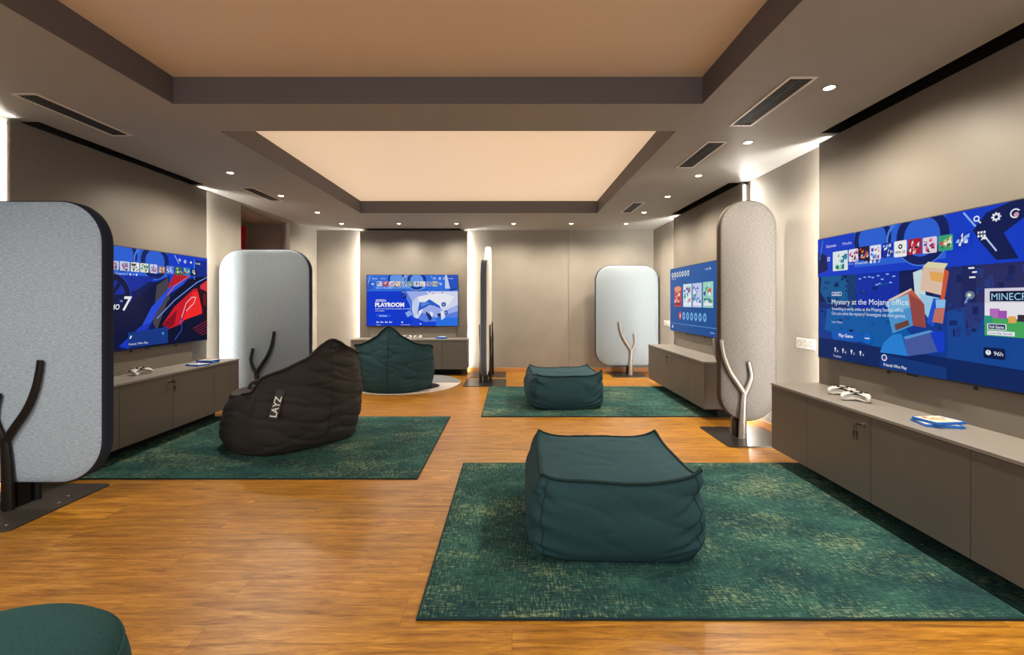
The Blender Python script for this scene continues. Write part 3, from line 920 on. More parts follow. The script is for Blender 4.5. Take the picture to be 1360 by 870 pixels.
def art_far(C):
    C.rect('084f9c', 0, 0, 1000, 562)
    C.poly('0a58a8', [(0, 0), (1000, 0), (1000, 200), (0, 320)])
    for k in range(7):
        x = 60 + k * 61
        C.disc('f2f6f4', x, 58, 21, 24); C.disc(('5a9a50', '3a78c8', 'c05040', '4a4a50', '40a0a0', '5078b8', '606468')[k], x, 58, 12, 14)
    C.text('e8f2ff', 'Welcome', 38, 100, 110, 18)
    C.text('f2f8ff', '19:47', 760, 58, 64, 20)
    C.ring('f2f8ff', 845, 50, 7, 5)
    # a row of game covers, generic pictures
    covers = [(104, 168, 282, 345, ('c8404a', 'f0b080', 'e8e0e8', '7a2040', 'd06048')), (318, 150, 500, 345, ('d8ecf8', '38b078', 'e04858', 'f8f8ff', '4060c0')),
              (520, 150, 700, 345, ('c8d4f4', '5070d8', '50a0a0', 'f0f4ff', '9080d0')), (722, 148, 900, 345, ('a0e0c8', '2848b0', '48b060', 'f0f4ff', 'e06050'))]
    for i, (x0, y0, x1, y1, pal) in enumerate(covers):
        C.rect(pal[0], x0, y0, x1, y1, 4)
        rnd = random.Random(i + 3)
        for k in range(16):
            x, y = rnd.uniform(x0 + 8, x1 - 50), rnd.uniform(y0 + 20, y1 - 40)
            C.poly(pal[1 + k % 4], [(x, y), (x + rnd.uniform(18, 46), y - 8), (x + rnd.uniform(15, 45), y + rnd.uniform(10, 36)), (x - 6, y + rnd.uniform(8, 30))])
        C.rect(pal[3], x0 + 14, y1 - 36, x1 - 14, y1 - 16)
    C.disc('e8a070', 193, 188, 78, 26)
    for k in range(7):
        x = 252 + k * 84
        C.disc('e04848' if k == 0 else '7ab8e8', x, 422, 30, 34); C.disc('084f9c' if k else 'f8d0d0', x, 422, 12, 15)
    C.rect('6fb0e8', 30, 493, 970, 497)
    C.rect('e8f2ff', 55, 514, 66, 540, 3); C.rect('e8f2ff', 72, 514, 83, 540, 3)
    C.text('dcebff', 'Options', 850, 536, 70, 18)

def television(label, loc, rz, art):
    """local: centred on loc (z = centre), back at y=0, faces -Y"""
    t = thing('television', label, 'television', loc, rz)
    D = 0.035
    bm = bmesh.new()
    bx(bm, -TW / 2, TW / 2, -D, -0.006, -TH / 2, TH / 2, 0.002)
    obj('housing', bm, M['black_plastic'], t, auto=40)
    C = Canvas()
    art(C)
    s = C.build(t)
    s.location = (0, -D - 0.0004, 0.001)
    bm = bmesh.new()
    bx(bm, -0.03, 0.03, -D - 0.001, -D + 0.02, -TH / 2 - 0.01, -TH / 2 + 0.001, 0.003)
    obj('sensor', bm, M['black_plastic'], t)
    for sx in (-0.18, 0.37):
        bm = bmesh.new()
        bx(bm, sx - 0.008, sx + 0.008, -D + 0.008, -D + 0.02, -TH / 2 - 0.022, -TH / 2 + 0.001, 0.003)
        obj('mount_catch', bm, M['black_plastic'], t)
    obj('wall_bracket', box_bm(-0.3, 0.3, -0.006, 0.026, -0.2, 0.2, 0.002), M['black_plastic'], t)
    return t
TZ = 1.79 - TH / 2
television('largest flat screen on the right wall showing a blue game menu with large blocky artwork', (PXR - 0.026, 3.57 - TW / 2, TZ), -PI / 2, art_right)
television('flat screen far right behind the tall narrow screen, a row of game covers on blue', (PXR - 0.026, 6.91 - TW / 2, TZ), -PI / 2, art_far)
television('flat screen on the left wall showing a red race car on blue', (PXL + 0.026, 5.13 - TW / 2, TZ), PI / 2, art_left)
television('flat screen on the back wall showing a huge white game controller', (-1.80, PYB - 0.026, TZ - 0.01), 0, art_back)

# ------------------------------------------------------------------ rounded acoustic screens
def rounded_panel(w, h, t, r, mats, zb):
    """soft edged rounded slab; mats = front/back fabric, edge fabric"""
    bm = bmesh.new()
    prof = [(-t / 2, -0.020), (-t / 2 + 0.006, -0.008), (-t / 2 + 0.016, 0.0), (t / 2 - 0.016, 0.0), (t / 2 - 0.006, -0.008), (t / 2, -0.020)]
    rings = []
    for y, ins in prof:
        rings.append([bm.verts.new((x, y, zb + h / 2 + z)) for x, z in rrect(w + 2 * ins, h + 2 * ins, r + ins, 14)])
    n = len(rings[0])
    for i, (a, b) in enumerate(zip(rings, rings[1:])):
        for k in range(n):
            f = bm.faces.new((a[k], a[(k + 1) % n], b[(k + 1) % n], b[k]))
            f.material_index = 1 if 1 <= i <= 3 else 0
    # gently padded faces
    for ring, y, sgn in ((rings[0], -t / 2, -1), (rings[-1], t / 2, 1)):
        prev = ring
        for q, dy in ((0.94, 0.004), (0.75, 0.007), (0.4, 0.009)):
            cur = [bm.verts.new((v.co.x * q, y + sgn * dy, zb + h / 2 + (v.co.z - zb - h / 2) * q)) for v in ring]
            for k in range(n):
                f = (prev[k], cur[k], cur[(k + 1) % n], prev[(k + 1) % n])
                bm.faces.new(f if sgn > 0 else f[::-1])
            prev = cur
        bm.faces.new(prev if sgn < 0 else prev[::-1])
    bmesh.ops.recalc_face_normals(bm, faces=bm.faces)
    return bm
def branch(bm, x, y, m, tall=1.0):
    """forked metal upright: trunk and two curved arms, flat section"""
    yy = y
    def P(dx, z):
        return (x + m * dx, yy, z * tall)
    tr = crom([P(0, 0.006), P(0.003, 0.2), P(0.012, 0.36), P(0.022, 0.455)], 5)
    tube(bm, tr, [0.040 - 0.014 * i / (len(tr) - 1) for i in range(len(tr))], 8, False, (0.62, 1.0), (0, 1, 0))
    l = crom([P(0.018, 0.43), P(-0.03, 0.505), P(-0.115, 0.63), P(-0.165, 0.75), P(-0.188, 0.85), P(-0.20, 0.935)], 5)
    tube(bm, l, [0.025 - 0.006 * i / (len(l) - 1) for i in range(len(l))], 8, False, (0.62, 1.0), (0, 1, 0))
    r_ = crom([P(0.024, 0.43), P(0.062, 0.51), P(0.083, 0.575), P(0.078, 0.64), P(0.058, 0.73)], 5)
    tube(bm, r_, [0.025 - 0.006 * i / (len(r_) - 1) for i in range(len(r_))], 8, False, (0.62, 1.0), (0, 1, 0))
def screen(label, loc, rz, w, h, fabrics, mirror, offx, metal, plate=0.66, bolts=False, r=0.27, pcx=0.0):
    t = thing('acoustic_screen', label, 'room divider', loc, rz)
    T = 0.098
    p = obj('panel', rounded_panel(w, h, T, r, None, 0.16), fabrics, t, auto=60)
    bm = bmesh.new()
    pl = rrect(plate, plate, 0.03, 6)
    pv = [[bm.verts.new((x + pcx, y, z)) for x, y in pl] for z in (0.0, 0.007, 0.010)]
    for v in pv[2]:
        v.co.x *= 0.995; v.co.y *= 0.995
    n = len(pl)
    for a, b in zip(pv, pv[1:]):
        for k in range(n):
            bm.faces.new((a[k], a[(k + 1) % n], b[(k + 1) % n], b[k]))
    bm.faces.new(pv[0][::-1]); bm.faces.new(pv[2])
    obj('base_plate', bm, M['plate_metal'] if not bolts else M['dark_metal_matt'], t)
    for s in (-1, 1):
        bm = bmesh.new()
        branch(bm, offx, s * (T / 2 + 0.030), mirror if s < 0 else -mirror * -1)
        obj('forked_upright', bm, metal, t, auto=50)
    bm = bmesh.new()
    bx(bm, offx - 0.045, offx + 0.02, -T / 2 + 0.01, T / 2 - 0.01, 0.010, 0.165, 0.003)
    obj('spacer_block', bm, M['dark_metal'], t)
    if bolts:
        for (bxx, by) in ((0.12, -0.27), (0.13, 0.02), (offx - 0.05, -0.17), (offx + 0.05, -0.17), (0.09, 0.12)):
            bm = bmesh.new()
            lathe(bm, [(0.0, 0.009), (0.009, 0.009), (0.009, 0.012), (0.005, 0.0145), (0, 0.015)], 12, (bxx, by, 0))
            obj('bolt', bm, M['steel'], t, True)
    return t
WH = 1.77
screen('blue grey rounded screen cut by the left picture edge, nearest the viewer', (-3.03, 2.87, 0), 0, 0.94, WH, [M['blue_wool'], M['navy_wool']], -1, -0.085, M['dark_metal'], 0.66, True, 0.27, -0.135)
screen('wide pale grey rounded screen in front of the passage, behind the black bean bag', (-3.02, 5.55, 0), 0, 1.11, WH, [M['grey_wool'], M['navy_wool']], -1, -0.06, M['dark_metal'], 0.66)
screen('dark edged rounded screen seen edge on beside the back console', (-0.42, 7.18, 0), PI / 2, 1.07, WH, [M['cream_wool'], M['slate_wool']], 1, 0.0, M['dark_metal'], 0.66)
screen('tall narrow cream screen seen edge on, tucked behind another against the back wall', (-0.42, 7.99, 0), PI / 2, 0.54, 2.1, [M['cream_wool'], M['cream_wool']], 1, 0.0, M['dark_metal'], 0.62)
screen('wide pale grey rounded screen in the far right corner', (2.02, 7.97, 0), 0, 1.11, WH, [M['grey_wool'], M['navy_wool']], 1, 0.05, M['bronze'], 0.6)
screen('tall narrow beige screen standing at the end of the nearest right console', (2.245, 4.33, 0), 0, 0.54, 2.1, [M['beige_wool'], M['brown_wool']], 1, -0.075, M['bronze'], 0.64, False, 0.262)

# ------------------------------------------------------------------ square poufs
def pouf(label, loc, rz, a, b, H, seed):
    t = thing('square_pouf', label, 'pouf', loc, rz)
    n = 56
    def shape(x, y, w):
        """x,y,w in -1..1 on the surface of a cube -> point"""
        m = max(abs(x), abs(y))
        pw = 7 if w < 0.6 else 7 + 14 * (w - 0.6) / 0.4
        k = m / ((abs(x) ** pw + abs(y) ** pw) ** (1 / pw)) if m > 1e-6 else 1
        bul = 1 + 0.09 * (1 - w * w) + 0.10 * max(0, -x) ** 2 * (1 - abs(w) ** 5) + 0.02 * (1 - w)
        if w < -0.55:
            q = (-w - 0.55) / 0.45
            bul -= 0.045 * q ** 2.5
        px, py = x * k * a * bul, y * k * b * bul
        ear = (abs(x) ** 5) * (abs(y) ** 5)
        edge = max(abs(x), abs(y)) ** 6
        z1 = H * 0.93 + (0.022 if x < 0 and y < 0 else 0.048 - 0.012 * y) * ear + 0.012 * (1 - x * x) * (1 - y * y) - 0.012 * edge * (1 - ear) - 0.008 * y
        z1 += 0.010 * noise.noise(Vector((x * 1.6 + seed, y * 1.6, 0.3)))
        f = (w + 1) / 2
        z = z1 * f
        # fabric folds pulled from the corners
        c = (abs(x) * abs(y)) ** 3 if m > 0.98 else 0
        nv = Vector((x + seed, y, w))
        d = 0.007 * c ** 0.6 * math.sin(8 * w + 7 * (x - y) + 2.5 * noise.noise(nv * 1.3)) * (1 - abs(w) ** 6)
        if m > 0.98 and abs(w) < 0.999:
            s = noise.noise(Vector((x * 1.1 + seed, y * 1.1, w * 1.6)))
            d += 0.011 * s * (1 - abs(w) ** 4)
            d -= 0.004 * (1 - abs(noise.noise(Vector((x * 0.9 + 5 + seed, y * 0.9, w * 1.7 + 0.8 * x))))) ** 9 * (1 - abs(w) ** 6)
        if y < -0.98 and abs(w) < 0.999:
            for (ax, aw, bx2, bw) in ((0.97, 0.55, 0.52, 0.12), (0.98, 0.12, 0.60, -0.30), (0.97, -0.30, 0.46, -0.72), (0.94, -0.62, 0.36, -0.92), (-0.97, -0.55, -0.55, -0.86), (-0.95, 0.75, -0.70, 0.35)):
                L2 = (bx2 - ax) ** 2 + (bw - aw) ** 2
                tt = max(0.0, min(1.0, ((x - ax) * (bx2 - ax) + (w - aw) * (bw - aw)) / L2))
                dd = math.hypot(x - ax - tt * (bx2 - ax), w - aw - tt * (bw - aw))
                s2 = (x - ax) * (bw - aw) - (w - aw) * (bx2 - ax)
                d += (1 - tt) ** 0.7 * (-0.013 * math.exp(-(dd / 0.045) ** 2) + 0.009 * math.exp(-((dd - 0.10) / 0.07) ** 2) * (1 if s2 > 0 else 0.4))
        out = Vector((x, y, 0))
        if out.length > 0:
            out.normalize()
        p = Vector((px, py, z)) + out * d
        if w > 0.999:
            p.z -= 0.010 * (1 - abs(noise.noise(Vector((x * 1.3 + seed, y * 2.2 + 0.7 * x, 4))))) ** 8 * (1 - edge)
        return p
    bm = bmesh.new()
    grids = {}
    def vert(ix, iy, iw):
        key = (ix, iy, iw)
        if key not in grids:
            grids[key] = bm.verts.new(shape(-1 + 2 * ix / n, -1 + 2 * iy / n, -1 + 2 * iw / n))
        return grids[key]
    for i in range(n):
        for j in range(n):
            bm.faces.new((vert(i, j, n), vert(i + 1, j, n), vert(i + 1, j + 1, n), vert(i, j + 1, n)))
            bm.faces.new((vert(i, j, 0), vert(i, j + 1, 0), vert(i + 1, j + 1, 0), vert(i + 1, j, 0)))
            bm.faces.new((vert(i, 0, j), vert(i + 1, 0, j), vert(i + 1, 0, j + 1), vert(i, 0, j + 1)))
            bm.faces.new((vert(i, n, j), vert(i, n, j + 1), vert(i + 1, n, j + 1), vert(i + 1, n, j)))
            bm.faces.new((vert(0, i, j), vert(0, i, j + 1), vert(0, i + 1, j + 1), vert(0, i + 1, j)))
            bm.faces.new((vert(n, i, j), vert(n, i + 1, j), vert(n, i + 1, j + 1), vert(n, i, j + 1)))
    obj('cover', bm, M['teal'], t, True)
    rim = []
    for k in range(4 * n):
        s, q = divmod(k, n)
        f = -1 + 2 * q / n
        x, y = ((f, -1), (1, f), (-f, 1), (-1, -f))[s]
        p = shape(x, y, 1.0)
        d = Vector((x, y, 0)).normalized() * 0.003
        rim.append(p + d + Vector((0, 0, 0.002 + 0.0015 * noise.noise(p * 25))))
    bm = bmesh.new()
    tube(bm, rim, 0.0085, 8, True)
    obj('piping', bm, M['teal_dark'], t, True)
    for sx, sy in ((-1, -1), (1, -1), (-1, 1), (1, 1)):
        bm = bmesh.new()
        pts = [shape(sx * 0.90, sy, -0.9 + 1.85 * k / 24) + Vector((0, sy * 0.0005, 0)) for k in range(25)]
        tube(bm, pts, 0.0028, 6)
        obj('side_seam', bm, M['teal_dark'], t, True)
    return t
pouf('teal square pouf in the foreground on the largest rug', (0.555, 2.63, 0.011), math.radians(-1.5), 0.395, 0.40, 0.425, 0.0)
pouf('teal square pouf farther back on the right rug, near the back wall', (0.655, 5.76, 0.011), math.radians(3), 0.40, 0.40, 0.43, 3.7)

# ------------------------------------------------------------------ bean bags
def periodic(ctrl, th):
    """Catmull-Rom through (deg, value) around the circle"""
    c = sorted(ctrl)
    N = len(c)
    d = math.degrees(th) % 360
    c = [((a % 360), v) for a, v in c]
    c.sort()
    for i in range(N):
        a0, a1 = c[i][0], c[(i + 1) % N][0] + (360 if i == N - 1 else 0)
        dd = d if d >= c[0][0] else d + 360
        if a0 <= dd <= a1:
            t = (dd - a0) / (a1 - a0)
            p0, p1, p2, p3 = c[i - 1][1], c[i][1], c[(i + 1) % N][1], c[(i + 2) % N][1]
            m1, m2 = (p2 - p0) / 2 * 0.75, (p3 - p1) / 2 * 0.75
            t2, t3 = t * t, t ** 3
            return (2 * t3 - 3 * t2 + 1) * p1 + (t3 - 2 * t2 + t) * m1 + (-2 * t3 + 3 * t2) * p2 + (t3 - t2) * m2
    return c[0][1]
def bean(label, loc, rz, mat, pmat, ctl, seed, wr=1.0):
    t = thing('bean_bag', label, 'bean bag', loc, rz)
    NT, NH, NS = 200, 70, 18
    cx, cy, cz = ctl['seat']
    def rimp(th):
        r = periodic(ctl['rim_r'], th); z = periodic(ctl['rim_z'], th)
        return Vector((r * math.cos(th), r * math.sin(th), z))
    def wall(th, q):
        rb, bg = periodic(ctl['base'], th), periodic(ctl['bulge'], th)
        rim = rimp(th)
        rr = math.hypot(rim.x, rim.y)
        r = rb + (rr - rb) * q + 4 * q * (1 - q) * bg * (1 - 0.25 * q)
        r -= 0.035 * math.exp(-q / 0.04)
        z = rim.z * q
        cs, sn = math.cos(th), math.sin(th)
        env = min(1, q / 0.08) * min(1, (1 - q) / 0.05)
        n1 = noise.noise(Vector((cs * 1.1 + seed, sn * 1.1, z * 8.0 + 0.9 * cs)))
        n2 = noise.noise(Vector((cs * 1.7 + seed + 9, sn * 1.7, z * 11.0 - 1.1 * sn)))
        n3 = noise.noise(Vector((cs * 2.4 + seed + 4, sn * 2.4, z * 2.4)))
        d = -0.016 * (1 - abs(n1)) ** 7 - 0.010 * (1 - abs(n2)) ** 8 + 0.024 * n3 + 0.005 * n1
        mod = 0.25 + 1.3 * max(0, 0.5 + noise.noise(Vector((cs * 1.6 - seed, sn * 1.6, z * 2.1))))
        r += d * env * wr * mod
        return Vector((r * cs, r * sn, max(z, 0.0)))
    bm = bmesh.new()
    rows = []
    for j in range(NH + 1):
        rows.append([bm.verts.new(wall(2 * PI * i / NT, j / NH)) for i in range(NT)])
    c0 = Vector((cx, cy, cz))
    for j in range(1, NS):
        s = j / NS
        ring = []
        for i in range(NT):
            th = 2 * PI * i / NT
            p = rimp(th)
            h = p.lerp(c0, s)
            z = cz + (p.z - cz) * (1 - s) ** 1.7
            z += 0.02 * noise.noise(Vector((h.x * 5 + seed, h.y * 5, 2))) * math.sin(PI * s)
            ring.append(bm.verts.new((h.x, h.y, z)))
        rows.append(ring)
    for a, b in zip(rows, rows[1:]):
        for i in range(NT):
            i2 = (i + 1) % NT
            bm.faces.new((a[i], a[i2], b[i2], b[i]))
    top = bm.verts.new(c0)
    bot = bm.verts.new((0, 0, 0.0))
    for i in range(NT):
        i2 = (i + 1) % NT
        bm.faces.new((rows[-1][i], rows[-1][i2], top))
        bm.faces.new((rows[0][i2], rows[0][i], bot))
    obj('cover', bm, mat, t, True)
    a0, a1 = ctl['pipe']
    pts = []
    for k in range(121):
        th = math.radians(a0 + (a1 - a0) * k / 120)
        p = rimp(th)
        pts.append(p + Vector((math.cos(th), math.sin(th), 0.3)) * (0.004 + 0.003 * noise.noise(p * 14)))
    bm = bmesh.new()
    tube(bm, pts, 0.012, 8)
    obj('piping', bm, pmat, t, True)
    for deg in ctl['seams']:
        th = math.radians(deg)
        bm = bmesh.new()
        tube(bm, [wall(th, 0.04 + 0.95 * k / 40) for k in range(41)], 0.004, 6)
        obj('side_seam', bm, pmat, t, True)
    return t, wall
CTL = dict(
    base=[(-90, .47), (-135, .50), (-45, .50), (0, .50), (45, .50), (90, .52), (135, .50), (180, .50)],
    bulge=[(-90, .06), (-135, .05), (-45, .05), (0, .06), (45, .12), (90, .17), (135, .12), (180, .06)],
    rim_r=[(-90, .40), (-115, .42), (-65, .42), (-140, .52), (-40, .52), (-160, .58), (-20, .58), (-175, .54), (-5, .54), (30, .42), (60, .34), (90, .32), (120, .34), (150, .42)],
    rim_z=[(-90, .935), (-98, .90), (-82, .90), (-115, .79), (-65, .79), (-140, .68), (-40, .68), (-158, .655), (-22, .655), (-175, .585), (-5, .585), (30, .50), (60, .48), (90, .47), (120, .48), (150, .50)],
    seat=(0, 0.05, 0.42), pipe=(-185, 5), seams=(-90, 20, 160))
import copy
G = copy.deepcopy(CTL)
bean('dark green bean bag on the round rug in front of the back screen', (-1.72, 6.72, 0.0135), math.radians(0), M['teal_green'], M['teal_dark'], G, 2.0, 0.55)
B = copy.deepcopy(CTL)
B['rim_r'] = [(-90, .50), (-115, .49), (-65, .50), (-136, .47), (-40, .53), (-155, .47), (-20, .58), (-172, .45), (-5, .54), (30, .42), (60, .34), (90, .32), (120, .50), (150, .52)]
B['rim_z'] = [(-90, .95), (-98, .92), (-82, .93), (-115, .80), (-65, .86), (-138, .71), (-40, .80), (-155, .655), (-22, .76), (-172, .52), (-5, .66), (30, .52), (60, .50), (90, .49), (120, .48), (150, .47)]
B['base'] = [(-151, .50), (-125, .43), (-100, .41), (-72, .45), (-47, .53), (0, .50), (45, .50), (90, .53), (135, .56), (175, .53)]
B['bulge'] = [(-90, .07), (-135, .07), (-160, .09), (-45, .06), (0, .06), (45, .12), (90, .14), (120, .09), (150, .07), (180, .06)]
bb, bwall = bean('black bean bag with a white lettered tag on the left rug', (-2.02, 4.22, 0.011), math.radians(60), M['black_fabric'], base_mat('black_piping', (0.008, 0.007, 0.007), 0.7)[0], B, 6.0, 1.0)
def bag_tag():
    th = math.radians(-140)
    p = bwall(th, 0.66); p2 = bwall(th, 0.60); pt = bwall(th + 0.03, 0.63)
    up = (p - p2).normalized()
    side = (pt - (p + p2) / 2).normalized()
    nrm = side.cross(up).normalized()
    mid = (p + p2) / 2
    if nrm.dot(Vector((math.cos(th), math.sin(th), 0))) < 0:
        nrm = -nrm
    side = up.cross(nrm).normalized()
    Mx = Matrix((side, up, nrm)).transposed().to_4x4()
    Mx = Mx @ Matrix.Rotation(math.radians(-10), 4, 'Z')
    Mx.translation = mid + nrm * 0.024
    bm = bmesh.new()
    bx(bm, -0.034, 0.034, -0.12, 0.12, -0.012, 0.003, 0.002)
    bm.transform(Mx)
    tg = obj('label_tag', bm, base_mat('tag_cloth', (0.012, 0.011, 0.011), 0.5)[0], bb)
    tg['label'] = 'black cloth tag with white lettering'
    vs, fs = text_mesh('LAYZ', 0.015)
    w = max(v[0] for v in vs)
    s = 0.165 / w
    bm = bmesh.new()
    # reads upwards along the tag
    vv = [bm.verts.new(Mx @ Vector((-(y * s - 0.022), x * s - 0.105, 0.0042))) for x, y in vs]
    for f in fs:
        try:
            bm.faces.new([vv[i] for i in f])
        except ValueError:
            pass
    obj('lettering', bm, base_mat('white_print', (0.75, 0.74, 0.72), 0.6)[0], tg)
bag_tag()
bm = bmesh.new()
c = bwall(math.radians(105), 0.985)
tube(bm, crom([c + Vector((-0.10, 0.0, -0.02)), c + Vector((-0.07, 0.0, 0.035)), c + Vector((0.0, 0.0, 0.05)), c + Vector((0.06, 0, 0.03)), c + Vector((0.09, 0, -0.03))], 6), 0.016, 8)
obj('carry_handle', bm, M['black_fabric'], bb, True)

# round knitted pouf, cut by the lower left corner of the picture
t = thing('round_pouf', 'round dark teal knitted pouf cut by the lower left corner', 'pouf', (-1.365, 1.07, 0.0))
R, H = 0.35, 0.40
prof = [(0, 0.0), (R * 0.86, 0.0)]
for k in range(13):
    a = -PI / 2 + PI * k / 12
    prof.append((R * 0.86 + 0.05 * math.cos(a) + 0.015 * math.cos(a), 0.06 + (H - 0.12) * k / 12))
for k in range(1, 13):
    a = PI / 2 * k / 12
    prof.append((R * 0.86 - R * 0.35 * (1 - math.cos(a)) , H - 0.06 + 0.055 * math.sin(a)))
prof = [(0, 0), (0.30, 0), (0.335, 0.02), (0.352, 0.07), (0.36, 0.16), (0.358, 0.25), (0.348, 0.315), (0.325, 0.362), (0.29, 0.39), (0.24, 0.408), (0.16, 0.42), (0.08, 0.425), (0, 0.426)]
sm = crom([(r, 0, z) for r, z in prof[1:]], 4)
bm = bmesh.new()
lathe(bm, [(0, 0)] + [(max(p.x, 0), p.z) for p in sm[:-1]] + [(0, prof[-1][1])], 96)
obj('cover', bm, M['knit'], t, True)
bm = bmesh.new()
tube(bm, [(0.337 * math.cos(2 * PI * k / 96), 0.337 * math.sin(2 * PI * k / 96), 0.345) for k in range(96)], 0.005, 6, True)
obj('piping', bm, M['knit'], t, True)

# ------------------------------------------------------------------ ceiling spotlights
def downlight_proto():
    t = thing('ceiling_spotlight', 'x', 'spotlight', (0, 0, ZC))
    bm = bmesh.new()
    lathe(bm, [(0.030, 0.012), (0.030, -0.004), (0.036, -0.006), (0.043, -0.003), (0.045, 0.0), (0.030, 0.012)], 32)
    obj('trim_ring', bm, M['steel'], t, True)
    bm = bmesh.new()
    lathe(bm, [(0, -0.004), (0.029, -0.004), (0.029, 0.004), (0, 0.004)], 24)
    obj('lamp', bm, M['lamp'], t)
    return t
dl = None
def spot(x, y, label, group=None, first=[True]):
    global dl
    if dl is None:
        dl = downlight_proto()
        o = dl
        o.location = (x, y, ZC)
        o['label'] = label
        if group:
            o['group'] = group
    else:
        o = dup(dl, (x, y, ZC), 0, label, group)
        if not group and 'group' in o:
            del o['group']
    ld = bpy.data.lights.new('spot_beam', 'SPOT')
    ld.energy = SPOT_W
    ld.color = SPOT_COL
    ld.spot_size = math.radians(160)
    ld.spot_blend = 1.0
    ld.shadow_soft_size = 0.03
    lo = bpy.data.objects.new('spot_beam', ld)
    lo.location = (x, y, ZC - 0.042)
    COL.objects.link(lo)
ORD = ['first', 'second', 'third', 'fourth', 'fifth', 'sixth', 'seventh']
gR = 'ceiling spotlights along the right side'
for i, y in enumerate((2.77, 3.725, 4.71, 5.65, 6.66)):
    spot(1.945, y, 'lit ceiling spotlight in the right hand row, %s from the viewer' % ORD[i], gR)
gL = 'ceiling spotlights along the left side'
for i, y in enumerate((4.60, 5.61, 6.66)):
    spot(-2.87, y, 'lit ceiling spotlight in the left hand row, %s from the viewer' % ORD[i], gL)
gB = 'ceiling spotlights along the back wall'
for i, x in enumerate((-2.88, -1.91, -0.94, 0.03, 1.0, 1.93)):
    spot(x, 7.63, 'lit ceiling spotlight in the row along the back wall, %s from the left' % ORD[i], gB)
gN = 'ceiling spotlights nearer than the picture shows'
for x, y in ((1.945, 1.75), (1.945, 0.75), (1.945, -0.6), (-2.87, 1.35), (-2.87, 0.3), (-2.87, -0.9), (-1.5, -1.6), (0.3, -1.6)):
    spot(x, y, 'ceiling spotlight of the rows over the near end of the room', gN)

# ------------------------------------------------------------------ ceiling vents
def vent(label, x0, x1, y0, y1):
    t = thing('ceiling_vent', label, 'air vent', ((x0 + x1) / 2, (y0 + y1) / 2, ZC), 0, 'slotted ceiling vents')
    w, d, b = (x1 - x0) / 2, (y1 - y0) / 2, 0.018
    bm = bmesh.new()
    for q in ((-w, w, -d, -d + b), (-w, w, d - b, d), (-w, -w + b, -d + b, d - b), (w - b, w, -d + b, d - b)):
        bx(bm, *q, -0.008, 0.0, 0.002)
    obj('frame', bm, M['vent_frame'], t)
    bm = bmesh.new()
    bx(bm, -w + b, w - b, -d + b, d - b, -0.001, 0.0)
    obj('backing', bm, M['black'], t)
    bm = bmesh.new()
    n = int((2 * d - 2 * b) / 0.022)
    for k in range(n):
        y = -d + b + (k + 0.5) * (2 * d - 2 * b) / n
        bx(bm, -w + b, w - b, y - 0.004, y + 0.004, -0.006, -0.001)
    bx(bm, -0.004, 0.004, -d + b, d - b, -0.006, -0.001)
    obj('grille', bm, M['vent_slat'], t)
    return t
vent('slotted ceiling vent on the right, nearest the viewer', 1.615, 1.785, 2.63, 3.37)
vent('slotted ceiling vent on the right, middle of three in line', 1.60, 1.77, 3.70, 4.42)
vent('slotted ceiling vent on the right, farthest and smallest of three', 1.60, 1.76, 5.98, 6.66)
vent('slotted ceiling vent on the left, above the nearest rounded screen', -3.155, -2.995, 2.84, 3.57)
vent('slotted ceiling vent on the left, farther back beside the spotlights', -3.14, -2.98, 5.20, 5.88)

# ------------------------------------------------------------------ sockets
def outlet(label, y, z):
    t = thing('wall_socket', label, 'power outlet', (XR, y, z), -PI / 2, 'triple wall sockets')
    obj('frame', box_bm(-0.125, 0.125, -0.010, 0.0, -0.045, 0.045, 0.003), M['white_plastic'], t)
    for k in (-1, 0, 1):
        bm = bmesh.new()
        lathe(bm, [(0.028, -0.003), (0.028, 0.0015), (0.020, 0.0015), (0.019, -0.002), (0, -0.002)], 24)
        bm.transform(Matrix.Translation((k * 0.08, -0.0105, 0)) @ Matrix.Rotation(PI / 2, 4, 'X'))
        s = obj('socket', bm, M['shaded_plastic'], t)  # recess shading of the white socket put into a darker grey
        bm = bmesh.new()
        for q in (-1, 1):
            lathe(bm, [(0, 0.0), (0.003, 0.0), (0.003, 0.0008), (0, 0.0008)], 8, (q * 0.009, 0, 0))
        bm.transform(Matrix.Translation((k * 0.08, -0.0088, 0)) @ Matrix.Rotation(PI / 2, 4, 'X'))
        obj('pin_hole', bm, M['black'], s)
    return t
o1 = outlet('white triple wall socket left of the largest screen', 3.99, 0.925)
dup(o1, (XR, 7.58, 0.93), -PI / 2, 'small white wall socket in the far right corner beside the pale screen')

